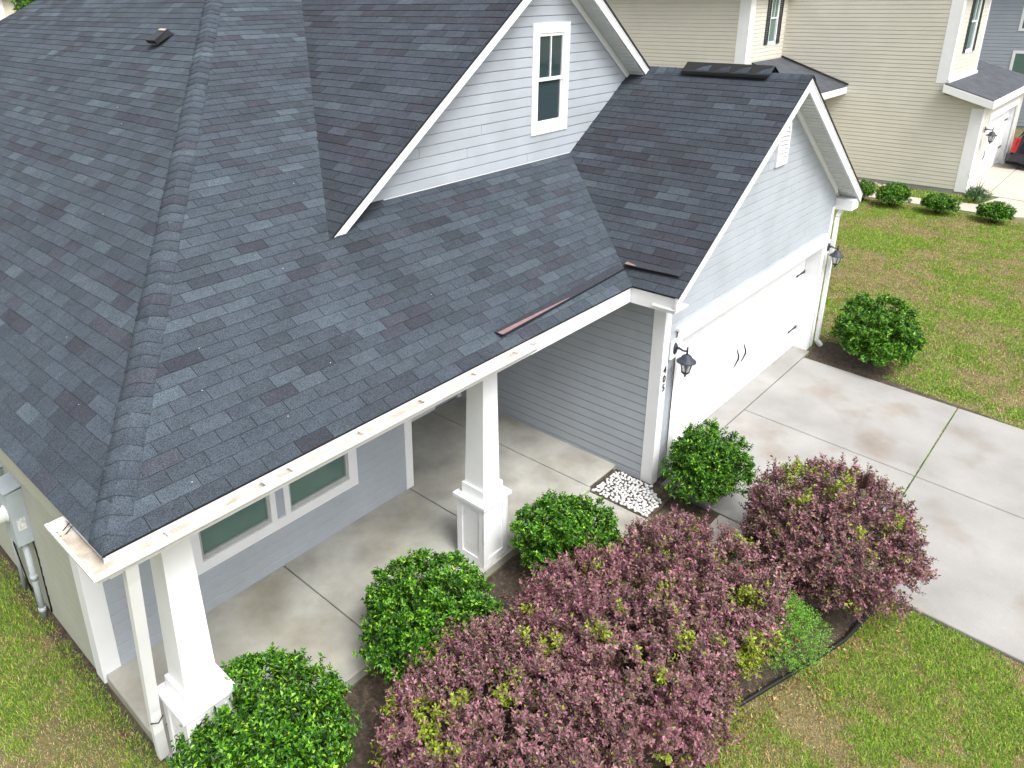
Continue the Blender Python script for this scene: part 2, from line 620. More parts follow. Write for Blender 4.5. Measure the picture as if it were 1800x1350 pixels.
deck([(XE, YE, ZE), (XRT, YE, ZE), (XRT, YTOP, ZTOP), (XTOP, YTOP, ZTOP)], (0, -PM, 1))
deck([(XE, YBACK, ZE), (XE, YE, ZE), (XTOP, YTOP, ZTOP)], (-PL, 0, 1))
pb = (ZTOP - ZE) / (YBACK - YTOP)
deck([(XRT, YBACK, ZE), (XE, YBACK, ZE), (XTOP, YTOP, ZTOP), (XRT, YTOP, ZTOP)], (0, pb, 1))
YGB = YE + (ZR - ZE) / PM
deck([(XG, YGB, ZE), (XG, YG, ZE), (XR, YG, ZR), (XR, YGB, ZR)], (-PG, 0, 1))
deck([(XR, YG, ZR), (2 * XR - XG, YG, ZE), (2 * XR - XG, YGB, ZE), (XR, YGB, ZR)], (PG, 0, 1))
YDB = YE + (ZD - ZE) / PM
XD0 = 2.88
deck([(XD0, YDB, dor_z(XD0)), (XD0, YDR, dor_z(XD0)), (XD, YDR, ZD), (XD, YDB, ZD)], (-PD, 0, 1))
deck([(XD, YDR, ZD), (9.24, YDR, dor_z(9.24)), (9.24, YDB, dor_z(9.24)), (XD, YDB, ZD)], (PD, 0, 1))
roof_o = roof.build('roof', M_deck, house)

TAB, EXS = .305, .127


def clip_poly(sub, cl):
    out = sub
    for i in range(len(cl)):
        a, b = cl[i], cl[(i + 1) % len(cl)]
        inp, out = out, []
        if not inp:
            break
        side = lambda p: (b[0] - a[0]) * (p[1] - a[1]) - (b[1] - a[1]) * (p[0] - a[0])
        for k in range(len(inp)):
            p, q = inp[k], inp[(k + 1) % len(inp)]
            sp, sq = side(p), side(q)
            if sp >= 0:
                out.append(p)
            if (sp >= 0) != (sq >= 0):
                t = sp / (sp - sq)
                out.append((p[0] + t * (q[0] - p[0]), p[1] + t * (q[1] - p[1])))
    return out


PALETTE = [s2l(*c) for c in ((62, 70, 79), (65, 73, 82), (60, 67, 76), (57, 64, 72), (71, 81, 89), (61, 69, 77),
                             (58, 61, 69), (54, 57, 65), (63, 71, 79), (68, 77, 85), (59, 66, 74), (55, 61, 69))]
PALW = np.array([.17, .12, .15, .11, .07, .14, .07, .05, .09, .05, .06, .04])
PALW /= PALW.sum()
tabs = []


def shingle_plane(O, a, b, poly, hidden, seed, gain=(1, 1, 1), stain=0.0, w=TAB):
    O, a, b = (np.asarray(q, float) for q in (O, a, b))
    b = b / np.linalg.norm(b)
    nrm = np.cross(a, b)
    r = np.random.default_rng(seed)
    s_lo, s_hi = min(p[0] for p in poly), max(p[0] for p in poly)
    t_hi = max(p[1] for p in poly)
    ncourse = int(math.ceil(t_hi / EXS))
    last = 0
    for k in range(ncourse):
        off = (k % 2) * w / 2 + r.normal() * .012 + (k // 2 % 3) * .02
        t0 = k * EXS - (.012 if k == 0 else 0)
        t1 = min((k + 1) * EXS + .025, t_hi)
        i0, i1 = int(math.floor((s_lo - off) / w)) - 1, int(math.ceil((s_hi - off) / w)) + 1
        for i in range(i0, i1):
            if r.random() > .28:
                last = r.choice(len(PALETTE), p=PALW)
            sa, sb = off + i * w + .0028, off + (i + 1) * w - .0028
            dt = r.normal() * .0018
            q = clip_poly([(sa, t0 + dt), (sb, t0 + dt + r.normal() * .0012), (sb, t1), (sa, t1)], poly)
            if len(q) < 3:
                continue
            W3 = [O + a * s + b * t for s, t in q]
            if all(hidden(p) for p in W3):
                continue
            lift = [.0015 + .0075 * max(0, min(1, (t1 - t) / (t1 - t0))) for s, t in q]
            top = [p + nrm * l for p, l in zip(W3, lift)]
            bot = [p + nrm * (l - .0065) for p, l in zip(W3, lift)]
            c = np.array(PALETTE[last]) * np.array(gain) * (1 + r.normal() * .05)
            ctr = np.mean(top, 0)
            st = fbm2(ctr[0] * .8 + ctr[2], ctr[1] * .8 + ctr[2] * .7, 1.3, 3, seed)
            k2 = np.clip((st - .5) * 3.2, 0, 1) * (.18 + stain)
            c = c * (1 - k2) + np.array([.036, .037, .044]) * k2 * np.array(gain)
            c = c * (1 - streak(ctr) * (.55 + .45 * r.random()))
            tabs.append((top, bot, tuple(np.clip(c, 0, 1))))


low = .02


def streak(p):
    """soft dark algae runs where water comes off the dormer and into the valleys"""
    x, y, z = p
    k = 0.0
    if abs(z - main_z(y)) < .05 and y < 0:
        for x0, w_, amp, drift in ((3.05, .22, .36, .45), (4.15, .32, .22, .3), (5.2, .28, .16, .2), (1.7, .3, .12, .2)):
            k += amp * math.exp(-((x - x0 - drift * -y * .4) / w_) ** 2) * min(1, max(0, (y + 1.7) / .5)) 
    if z > main_z(y) + .02:
        k += .28 * math.exp(-((x - (XD0 + (y - YDR) * PM / PD)) / .22) ** 2) if x < 7 and y > -.3 else 0
        if y < .5 and x < XD:
            k += .18 * math.exp(-((y - YDR) / .35) ** 2)
    return min(k, .5)



def hid_main(p):
    x, y, z = p
    if XG < x < 2 * XR - XG and YG < y < YGB and gar_z(x) > z + low:
        return True
    if y > .16 and XD0 < x < 9.24 and dor_z(x) > z + low:
        return True
    return x > 9.3 or y > 6.0


def hid_gar(p):
    x, y, z = p
    if y > YE and main_z(y) > z + low:
        return True
    return y > .16 and dor_z(x) > z + low


def hid_dor(p):
    x, y, z = p
    return main_z(y) > z + low


nb = lambda p: math.sqrt(1 + p * p)
hipk = PL / PM                         # dy/dx of the front hip in plan
shingle_plane((XE, YE, ZE), (1, 0, 0), (0, 1, PM), [(0, 0), (9.8, 0), (9.8, (YTOP - YE) * nb(PM)), (XTOP - XE, (YTOP - YE) * nb(PM))], hid_main, 3)
shingle_plane((XE, YE, ZE), (0, -1, 0), (1, 0, PL), [(-(YBACK - YE), 0), (0, 0), (-(YTOP - YE), (XTOP - XE) * nb(PL))], lambda p: False, 4, w=.298)
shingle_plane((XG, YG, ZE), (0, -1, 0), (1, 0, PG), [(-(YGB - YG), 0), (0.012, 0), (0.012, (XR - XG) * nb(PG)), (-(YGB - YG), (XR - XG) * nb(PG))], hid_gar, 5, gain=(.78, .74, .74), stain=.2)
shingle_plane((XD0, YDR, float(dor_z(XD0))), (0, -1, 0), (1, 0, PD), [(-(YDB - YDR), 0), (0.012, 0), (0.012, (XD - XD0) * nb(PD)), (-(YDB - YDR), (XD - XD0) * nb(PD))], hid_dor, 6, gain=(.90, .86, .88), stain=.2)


def tab_geo(mb, top, bot, c):
    n = len(top)
    i0 = len(mb.v)
    mb.add(top + bot, [tuple(range(n))] + [(n + k, n + (k + 1) % n, (k + 1) % n, k) for k in range(n)], False, c)
    for k in range(n):
        w_ = random.uniform(.86, 1.14)
        mb.c[i0 + k] = mb.c[i0 + n + k] = tuple(v * w_ for v in c)


def px_area(top):
    q = pj(np.array(top))
    if q[:, 0].min() < 0 or q[:, 0].max() > IMG_W or q[:, 1].min() < 0 or q[:, 1].max() > IMG_H:
        return 0
    x, y = q[:, 0], q[:, 1]
    return abs(np.dot(x, np.roll(y, 1)) - np.dot(y, np.roll(x, 1))) / 2


order = np.argsort([-px_area(t[0]) for t in tabs])
for i in order[:290]:
    mb = MB()
    tab_geo(mb, *tabs[i])
    mb.build('shingle', M_shing, roof_o)
mb = MB()
for i in order[290:]:
    tab_geo(mb, *tabs[i])
fld = mb.build('shingle_field', M_shing, roof_o)
fld['kind'] = 'stuff'
# plain courses on the slopes that face away
for nm, poly in (('garage_rear_slope', [(XR, YG, ZR), (2 * XR - XG, YG, ZE), (2 * XR - XG, YGB, ZE), (XR, YGB, ZR)]),
                 ('dormer_rear_slope', [(XD, YDR, ZD), (9.24, YDR, float(dor_z(9.24))), (9.24, YDB, float(dor_z(9.24))), (XD, YDB, ZD)]),
                 ('rear_slope', [(XRT, YBACK, ZE), (XE, YBACK, ZE), (XTOP, YTOP, ZTOP), (XRT, YTOP, ZTOP)])):
    MB().add([np.array(p) + (0, 0, .006) for p in poly], [(0, 1, 2, 3)]).build(nm, M_nroof, roof_o)


def caps(P0, P1, m1, m2, expo, half, name, lift=0.0, n=None, gain=1.0, seed=1, rnd=.004):
    """bent cap shingles lapped along the line P0 -> P1; m1, m2 = unit directions down either slope"""
    P0, P1, m1, m2 = (np.asarray(q, float) for q in (P0, P1, m1, m2))
    h = (P1 - P0)
    Lh = np.linalg.norm(h)
    h /= Lh
    m1, m2 = m1 / np.linalg.norm(m1), m2 / np.linalg.norm(m2)
    n1 = np.cross(m1, h)
    n1 *= np.sign(n1[2])
    n2 = np.cross(m2, h)
    n2 *= np.sign(n2[2])
    nc = (n1 + n2) / np.linalg.norm(n1 + n2)
    r = np.random.default_rng(seed)
    for k in range(int(Lh / expo)):
        ha = half * (1 + r.normal() * .03)
        rows = []
        skew = r.normal() * .006
        for (t, up) in ((k * expo + r.normal() * .004, .0105), ((k + 1) * expo + .03, .0025)):
            row = []
            for (m, nn, wd, d) in ((m1, n1, ha, 0), (m1, n1, ha * .55, 0), (m1, nc, ha * .22, -rnd * .1), (m1, nc, 0, -rnd), (m2, nc, ha * .22, -rnd * .1), (m2, n2, ha * .55, 0), (m2, n2, ha, 0)):
                row.append(P0 + h * (t + skew * wd * 10) + m * wd + nn * (up + lift) + nc * (d + rnd * .8))
            if name == 'hip_cap':
                for i_, p in enumerate(row):
                    d_ = max(0, (YE - .008 - p[1]) / h[1], (XE - .008 - p[0]) / h[0])
                    row[i_] = p + h * d_
            rows.append(row)
        c = np.array(PALETTE[r.choice(len(PALETTE), p=PALW)]) * gain * (1 + r.normal() * .06)
        mb = MB()
        w7 = 7
        low_ = [p - nc * .006 for p in rows[0]] + [p - nc * .004 for p in rows[1]]
        mb.add(rows[0] + rows[1] + low_, [(i, i + 1, w7 + i + 1, w7 + i) for i in range(6)]
               + [(14 + i, 14 + i + 1, i + 1, i) for i in range(6)] + [(14, 0, 7, 21), (6, 20, 27, 13)], False, tuple(c))
        o = mb.build(name, M_shing, roof_o)
        me = o.data
        me.polygons.foreach_set('use_smooth', [True] * 6 + [False] * (len(me.polygons) - 6))


hipd = np.array([1, hipk, PL])
hipd /= np.linalg.norm(hipd)
nm_, nl_ = np.array([0, -PM, 1]) / nb(PM), np.array([-PL, 0, 1]) / nb(PL)
m_main = np.cross(hipd, nm_)
m_left = np.cross(nl_, hipd)
m_main *= np.sign(-m_main[1])
m_left *= np.sign(-m_left[0])
caps(np.array([XE, YE, ZE]), (XTOP, YTOP, ZTOP), m_main, m_left, .143, .135, 'hip_cap', seed=8, gain=1.12)
ghr = (np.array([-1, 0, -PG]), np.array([1, 0, -PG]))
caps((XR, YG, ZR), (XR, -.1, ZR), ghr[0], ghr[1], .143, .15, 'ridge_cap', gain=.78, seed=9)
# the raised ridge vent strip on the garage ridge
vm = MB()
prof = [(-.17, -.115), (-.17, -.075), (0, .045), (.17, -.075), (.17, -.115), (0, .01)]
ya, yb = -2.08, -.80
vm.hexa([(XR + x, ya, ZR + .055 + z) for x, z in prof], [(XR + x, yb, ZR + .055 + z) for x, z in prof])
vm.build('ridge_vent', M_rubber, roof_o)
caps((XR, ya - .02, ZR + .085), (XR, yb - .05, ZR + .085), ghr[0], ghr[1], .30, .185, 'vent_cap', gain=.75, seed=10)

# lifted shingle strips near the eave
def lifted(P0, P1, upv, h0, h1, wid, pink_to, nm):
    P0, P1, upv = (np.asarray(q, float) for q in (P0, P1, upv))
    upv = upv / np.linalg.norm(upv)
    t = (P1 - P0) / np.linalg.norm(P1 - P0)
    nn = np.cross(t, upv)
    nn *= np.sign(nn[2])
    b, n = MB(), 10
    rows = []
    for k in range(n + 1):
        q = k / n
        h = h0 + (h1 - h0) * q ** .8
        p = P0 + (P1 - P0) * q
        rows.append([p + nn * (.012 + h) , p + nn * (h + .004), p + upv * wid + nn * .016, p + upv * wid + nn * .006])
    vs = [v for r in rows for v in r]
    fs = []
    for k in range(n):
        a, c = 4 * k, 4 * k + 4
        fs += [(a, c, c + 2, a + 2), (a + 1, a + 3, c + 3, c + 1), (a, a + 1, c + 1, c)]
    fs += [(0, 2, 3, 1), (4 * n, 4 * n + 1, 4 * n + 3, 4 * n + 2)]
    b.add(vs, fs, False, tuple(np.array(PALETTE[6]) * .8))
    strip = b.build(nm, M_shing, roof_o)
    e = MB()
    e.tube([r[1] + nn * .002 - upv * .004 for r in rows], .0085, 5)
    e.build('lifted_edge', M_rubber, roof_o)
    pk = MB()
    m = max(2, int(n * pink_to))
    pv, pf = [], []
    for k in range(m + 1):
        w_ = .062 * (1 - k / (m + .6)) + .006
        d = rows[k][2] - rows[k][0]
        d = d / np.linalg.norm(d)
        pv += [rows[k][0] + nn * .003 + d * .004, rows[k][0] + d * w_ + nn * .003]
    for k in range(m):
        pf.append((2 * k, 2 * k + 2, 2 * k + 3, 2 * k + 1))
    pk.add(pv, pf).build('adhesive_film', M_pink, roof_o)


lifted((3.66, -1.90, main_z(-1.90)), (6.12, -1.80, main_z(-1.80)), (0, 1, PM), .055, .012, .10, .55, 'lifted_shingle')
lifted((6.17, -1.80, float(gar_z(6.17))), (6.20, -2.52, float(gar_z(6.20))), (1, 0, PG), .05, .03, .10, .25, 'lifted_shingle')

# pale grit lying on the shingles
gm = MB()
for (px, py) in ((0.33, -1.86), (1.25, -1.72), (.55, -1.5), (1.0, -.9), (4.55, -1.86), (2.2, -.4), (3.1, .6), (.8, -1.25), (1.9, -1.45), (3.4, -1.2)):
    z = main_z(py) + .012
    s = random.uniform(.003, .0065)
    gm.box(px - s, px + s, py - s * .7, py + s * .7, z, z + s)
for (px, py) in ((.4, .3), (1.4, 1.6), (2.4, 3.1), (2.6, 3.6), (.1, -.6), (1.9, 2.9)):
    z = float(left_z(px)) + .012
    s = random.uniform(.003, .0065)
    gm.box(px - s, px + s, py - s * .7, py + s * .7, z, z + s)
o = gm.build('roof_grit', M_tstone, roof_o)
o['kind'] = 'stuff'

# black roof vent
vx, vy = 3.74, 4.37
vz = float(left_z(vx))
vu = np.array([1, 0, PL]) / nb(PL)
vn = np.array([-PL, 0, 1]) / nb(PL)
vs_ = np.array([0, 1, 0.])
vc = np.array([vx, vy, vz])
rv = MB()
q = lambda u, s, n: vc + vu * u + vs_ * s + vn * n
rv.hexa([q(-.13, -.13, .0), q(.16, -.13, .0), q(.16, .13, .0), q(-.13, .13, .0)], [q(-.13, -.13, .012), q(.16, -.13, .012), q(.16, .13, .012), q(-.13, .13, .012)])
rv.hexa([q(-.16, -.13, .06), q(.13, -.11, .012), q(.13, .11, .012), q(-.16, .13, .06)], [q(-.17, -.13, .125), q(.10, -.10, .11), q(.10, .10, .11), q(-.17, .13, .125)])
rvo = rv.build('roof_vent', M_dark, house)
MB().hexa([q(.06, -.09, .116), q(.10, -.09, .114), q(.10, .10, .114), q(.06, .10, .116)],
          [q(.06, -.09, .122), q(.10, -.09, .120), q(.10, .10, .120), q(.06, .10, .122)]).build('vent_flange', mat('tan_sealant', (.42, .36, .26), .8), rvo)

# --- fascias, soffits, rakes
FY, FX = YE + .03, XE + .03
MB().box(-.368, 6.0215, FY, FY + .022, 2.70, 2.895).build('front_fascia', M_white, house)
MB().box(-.37, -.348, FY + .023, 16.7, 2.70, 2.895).build('side_fascia', M_side, house)
MB().box(-.347, -.001, FY + .023, 16.6, 2.702, 2.712).build('side_soffit', M_soffit, house)
MB().box(.0, 6.34, FY + .023, 1.19, 2.70, 2.712).build('porch_ceiling', M_soffit, house)
MB().box(-.05, 6.33, -1.80, -1.52, 2.665, 2.699).build('porch_beam', M_white, house)
MB().box(-.05, .06, -1.519, -.02, 2.665, 2.699).build('porch_side_beam', M_white, house)
# garage eave boards
MB().box(6.0, 6.022, YG + .04, FY - .0005, 2.695, 2.89).build('garage_fascia', M_white, house)
MB().box(6.023, 6.349, YG + .04, -1.95, 2.70, 2.712).build('garage_soffit', M_soffit, house)


def rake(xa, za, xb, zb, yf, yw, parent, drop=.20, name='rake_board', xf=None):
    """sloped fascia board with a soffit behind it, from the eave (xa) to the peak (xb)"""
    L = math.hypot(xb - xa, zb - za)
    b = MB()
    b.slab([(xa, yf + .012, za - .012), (xb, yf + .012, zb - .012), (xb, yf + .012, zb - .012 - drop), (xa, yf + .012, za - .012 - drop * .85)], (0, .024, 0))
    o = b.build(name, M_white, parent)
    m = MB()
    m.slab([(xa, yf + .004, za - .006), (xb, yf + .004, zb - .006), (xb, yf + .004, zb - .055), (xa, yf + .004, za - .055)], (0, .0075, 0))
    m.build('rake_trim', M_white, o)
    s = MB()
    s.slab([(xa, yf + .037, za - .17), (xb, yf + .037, zb - .17), (xb, yw - .002, zb - .17), (xa, yw - .002, za - .17)], (0, 0, -.012))
    s.build('rake_soffit', M_soffit, o)
    n = int((yw - yf - .04) / .05)
    g = MB()
    k = int(L / .1)
    for i in range(k):
        t = (i + .5) / k
        x, z = xa + (xb - xa) * t, za + (zb - za) * t - .185
        g.box(x - .006, x + .006, yf + .045, yw - .05, z - .006 - .0 * t, z + .003)
    g.build('soffit_rib', M_soffit, o)
    f = MB()
    xf = xa if xf is None else xf
    zf_ = za + (zb - za) * (xf - xa) / (xb - xa)
    f.slab([(xf, yw - .047, zf_ - .183), (xb, yw - .047, zb - .183), (xb, yw - .047, zb - .285), (xf, yw - .047, zf_ - .285)], (0, .028, 0))
    f.build('frieze_board', M_white, o)
    return o


rake(XG + .005, ZE, XR, ZR, YG, -2.29, house, xf=6.40)
rake(2 * XR - XG - .005, ZE, XR, ZR, YG, -2.29, house, xf=12.15)
rake(XD0 + .04, float(dor_z(XD0 + .04)), XD, ZD, YDR, YDW, house, drop=.17)
rake(9.20, float(dor_z(9.20)), XD, ZD, YDR, YDW, house, drop=.17)
# boxed returns at the garage eaves
MB().box(2 * XR - XG - .36, 2 * XR - XG - .01, YG + .04, -2.25, 2.64, 2.83).build('eave_return', M_white, house)

# --- corner boards and trim
def corner(name, x, y, sx, sy, z0, z1, w=.135, t=.026):
    """L-shaped corner board; sx, sy point along the two wall faces away from the corner"""
    b = MB()
    pts = [(x - sx * t, y - sy * t), (x + sx * w, y - sy * t), (x + sx * w, y), (x, y), (x, y + sy * w), (x - sx * t, y + sy * w)]
    if sx * sy < 0:
        pts = pts[::-1]
    b.hexa([(p[0], p[1], z0) for p in pts], [(p[0], p[1], z1) for p in pts])
    return b.build(name, M_white, house)


corner('corner_board', 0, 0, 1, 1, .02, 2.68, w=.15)
corner('corner_board', 6.35, -2.29, 1, 1, .02, 2.69, w=.135)
corner('corner_board', 12.206, -2.29, -1, 1, .02, 2.69, w=.10)
MB().box(4.0, 4.125, -.034, -.008, ZS + .001, 2.69).build('corner_board', M_white, house)
MB().box(6.255, 6.33, 1.15, 1.19, ZS + .001, 2.69).build('corner_board', M_white, house)

# --- porch columns
def column(x):
    y0, w = -1.773, .408
    cx, cy = x + w / 2, y0 + w / 2
    col = MB()
    def frus(z0, z1, h0, h1, b=col):
        b.hexa([(cx - h0, cy - h0, z0), (cx + h0, cy - h0, z0), (cx + h0, cy + h0, z0), (cx - h0, cy + h0, z0)],
               [(cx - h1, cy - h1, z1), (cx + h1, cy - h1, z1), (cx + h1, cy + h1, z1), (cx - h1, cy + h1, z1)])
    frus(1.102, 2.664, .137, .110)
    o = col.build('porch_column', M_white, house)
    b = MB()
    frus(.962, 1.10, .165, .163, b)
    b.build('collar', M_white, o)
    b = MB()
    frus(ZS + .002, .925, .188, .188, b)
    b.build('pedestal', M_whitep, o)
    b = MB()
    frus(.926, .961, .238, .238, b)
    b.build('pedestal_cap', M_white, o)
    # raised stiles and rails on the four pedestal faces
    b = MB()
    h = .188
    for k in range(4):
        R = Matrix.Rotation(k * math.pi / 2, 3, 'Z')
        def bx(x0, x1, z0, z1):
            c = [(x0, -h - .016, z0), (x1, -h - .016, z0), (x1, -h + .004, z0), (x0, -h + .004, z0)]
            lo = [R @ Vector(p) for p in c]
            b.hexa([(p.x + cx, p.y + cy, z0) for p in lo], [(p.x + cx, p.y + cy, z1) for p in lo])
        bx(-h - .016, -h + .06, ZS + .004, .924)
        bx(h - .06, h - .0005, ZS + .004, .924)
        bx(-h + .0605, h - .0605, ZS + .004, ZS + .10)
        bx(-h + .0605, h - .0605, .845, .924)
    b.build('pedestal_frame', M_whitep, o)
    return o


column(.006)
column(3.554)

# --- windows
def flat_window(name, s0, s1, z0, z1, y, m_glass, trim=.11, mull=True, parent=house, split=.5, sash_m=None, sill=True):
    """double-hung window in a wall facing -y; s = x. Trim frame, sashes, panes."""
    sash_m = sash_m or M_white
    w = MB()
    w.box(s0 - trim, s1 + trim, y - .034, y - .006, z1, z1 + trim)
    w.box(s0 - trim, s1 + trim, y - .034, y - .006, z0 - trim, z0)
    w.box(s0 - trim, s0, y - .0335, y - .0065, z0 + .0005, z1 - .0005)
    w.box(s1, s1 + trim, y - .0335, y - .0065, z0 + .0005, z1 - .0005)
    o = w.build(name, M_white, parent)
    st = MB()
    r = .028
    zm = z0 + (z1 - z0) * split
    for (za, zb, yy) in ((z0, zm + .02, y - .004), (zm - .02, z1, y - .018)):
        st.box(s0, s0 + r, yy - .006, yy + .02, za, zb)
        st.box(s1 - r, s1, yy - .006, yy + .02, za, zb)
        st.box(s0 + r, s1 - r, yy - .0055, yy + .0195, za, za + .045)
        st.box(s0 + r, s1 - r, yy - .0055, yy + .0195, zb - .04, zb)
    if mull:
        st.box((s0 + s1) / 2 - .009, (s0 + s1) / 2 + .009, y - .022, y - .004, zm + .021, z1 - .041)
    st.build('sash', sash_m, o)
    for (za, zb, yy) in ((z0 + .04, zm - .022, y + .008), (zm + .022, z1 - .03, y - .004)):
        MB().box(s0 + r - .005, s1 - r + .005, yy, yy + .006, za, zb).build('pane', m_glass, o)
    bk = MB()
    bk.box(s0 - .02, s1 + .02, y + .12, y + .14, z0 - .05, z1 + .05)
    bk.build('blind', mat('window_blind', (.34, .37, .35), .8, var=.1), o)
    return o


# paired porch windows
wpair = MB()
YT = 0
for (s0, s1) in ((1.0, 1.12), (1.97, 2.04), (2.15, 2.22), (3.07, 3.20)):
    wpair.box(s0, s1, -.044, -.008, .7605, 2.0995)
wpair.box(1.0, 3.20, -.0445, -.0075, .635, .76)
wpair.box(1.0, 3.20, -.0445, -.0075, 2.10, 2.22)
wp = wpair.build('porch_window', M_white, house)
MB().box(2.04, 2.15, -.022, -.006, .76, 2.10).build('mullion_panel', M_siding, wp)
for (s0, s1) in ((1.12, 1.97), (2.22, 3.07)):
    st = MB()
    st.box(s0, s0 + .03, -.020, .03, .76, 2.10)
    st.box(s1 - .03, s1, -.020, .03, .76, 2.10)
    st.box(s0 + .03, s1 - .03, -.0195, .0295, .76, .815)
    st.box(s0 + .03, s1 - .03, -.0195, .0295, 1.44, 1.49)
    st.box(s0 + .03, s1 - .03, -.0195, .0295, 2.05, 2.10)
    st.build('sash', M_sash, wp)
    MB().box(s0 + .028, s1 - .028, .008, .014, .813, 1.442).build('pane', M_glassg, wp)
    MB().box(s0 + .028, s1 - .028, .000, .006, 1.488, 2.052).build('pane', M_glassg, wp)
# dormer window
flat_window('dormer_window', 6.79, 7.36, 4.52, 5.72, YDW, M_glass, trim=.13)
# step flashing at the dormer foot
MB().box(3.95, 7.66, YDW - .02, YDW - .003, main_z(YDW) - .02, main_z(YDW) + .013).build('base_flashing', M_white, house)

# entry door in the recess
dr = MB()
dr.box(4.55, 4.66, 1.165, 1.195, ZS + .002, 2.3)
dr.box(5.64, 5.75, 1.165, 1.195, ZS + .002, 2.3)
dr.box(4.661, 5.639, 1.1655, 1.195, 2.2, 2.3)
dr.box(4.661, 5.639, 1.16, 1.2, ZS + .002, ZS + .07)
dro = dr.build('entry_door', M_white, house)
MB().box(4.66, 5.64, 1.185, 1.192, ZS + .07, 2.2).build('door_glass', M_glass, dro)
MB().tube([(4.74, 1.15, 1.0), (4.74, 1.15, 1.15)], .012, 6).build('handle', M_chrome, dro)

# --- garage door
gd = MB()
GX0, GX1, GYD, GZT = 6.80, 11.86, -2.09, 2.03
for k in range(4):
    za, zb = .058 + k * .507, .058 + (k + 1) * .507 - .006
    n = 84
    dxs = (GX1 - GX0) / n
    vs, fs = [], []
    for i in range(n + 1):
        x = GX0 + i * dxs
        for (xx, yy) in ((x - dxs * .08, GYD), (x, GYD + .004), (x + dxs * .08, GYD)):
            xx = min(max(xx, GX0), GX1)
            vs += [(xx, yy, za), (xx, yy, zb)]
    nn = len(vs) // 2
    fs = [(2 * i, 2 * i + 2, 2 * i + 3, 2 * i + 1) for i in range(nn - 1)]
    p = MB().add(vs, fs)
    p.add([(GX0, GYD, zb), (GX1, GYD, zb), (GX1, GYD + .03, zb), (GX0, GYD + .03, zb)], [(0, 1, 2, 3)])
    if k == 0:
        gdo = MB().box(GX0 - .02, GX1 + .02, GYD + .03, GYD + .06, .057, GZT + .1).build('garage_door', M_white, house)
    p.build('door_panel', M_whitep if k < 0 else M_white, gdo)


def scroll(pts, r):
    b = MB()
    b.tube(pts, r, 6)
    return b


for hx in (9.20, 9.46):
    scroll([(hx + .02, GYD - .03, .98), (hx - .01, GYD - .035, .93), (hx + .03, GYD - .05, .84), (hx + .03, GYD - .05, .78), (hx - .01, GYD - .035, .70), (hx - .03, GYD - .02, .64)],
           [.006, .010, .014, .014, .010, .006]).build('pull_handle', M_dark, gdo)
for hz in (.46, 1.53):
    hb = MB()
    hb.slab([(11.86, GYD - .012, hz - .028), (11.86, GYD - .012, hz + .028), (11.62, GYD - .012, hz + .012), (11.50, GYD - .012, hz + .022), (11.46, GYD - .012, hz), (11.50, GYD - .012, hz - .022), (11.62, GYD - .012, hz - .012)], (0, .008, 0))
    hb.build('strap_hinge', M_dark, gdo)
fr = MB()
fr.box(6.655, GX0, -2.335, -2.083, .045, 2.03)
fr.box(GX1, 12.0, -2.335, -2.083, .045, 2.03)
fr.box(6.655, 12.0, -2.336, -2.083, 2.0305, 2.20)
fro = fr.build('garage_door_frame', M_white, house)
MB().box(6.63, 12.03, -2.365, -2.28, 2.2005, 2.235).build('drip_cap', M_white, fro)
MB().tube([(6.645, -2.33, 2.18), (6.642, -2.335, 1.0), (6.645, -2.335, .08)], .006, 5).build('weather_seal', M_rubber, fro)

# gable louvre
lv = MB()
lx0, lx1, lz0, lz1, ly = 9.16, 9.56, 3.87, 4.46, -2.29
lv.box(lx0, lx0 + .05, ly - .055, ly - .01, lz0, lz1)
lv.box(lx1 - .05, lx1, ly - .055, ly - .01, lz0, lz1)
lv.box(lx0 + .05, lx1 - .05, ly - .0545, ly - .01, lz0, lz0 + .05)
lv.box(lx0 + .05, lx1 - .05, ly - .0545, ly - .01, lz1 - .05, lz1)
lvo = lv.build('gable_vent', M_white, house)
for k in range(8):
    z = lz0 + .06 + k * .06
    b = MB()
    b.slab([(lx0 + .05, ly - .048, z), (lx1 - .05, ly - .048, z), (lx1 - .05, ly - .012, z + .045), (lx0 + .05, ly - .012, z + .045)], (0, .006, .006))
    b.build('louvre_slat', M_white, lvo)

# --- gutter
prof = [(.0, .095), (.0, .002), (.09, .0), (.105, .03), (.132, .055), (.138, .092), (.118, .096), (.118, .086)]
gzb, y_end, x_end = 2.785, -1.36, 4.02
gx, gy = -.372, FY - .001
st = [[(gx - d, y_end, gzb + z) for d, z in prof], [(gx - d, gy - d, gzb + z) for d, z in prof], [(x_end, gy - d, gzb + z) for d, z in prof]]
b = MB()
k = len(prof)
vs = [p for r in st for p in r]
fs = [(i * k + j, i * k + j + 1, (i + 1) * k + j + 1, (i + 1) * k + j) for i in range(2) for j in range(k - 1)]
fs += [tuple(range(6)), tuple(2 * k + j for j in reversed(range(6)))]
b.add(vs, fs)
gut = b.build('gutter', M_gutter, house)
mod = gut.modifiers.new('sheet', 'SOLIDIFY')
mod.thickness = .0025
mod.offset = 0
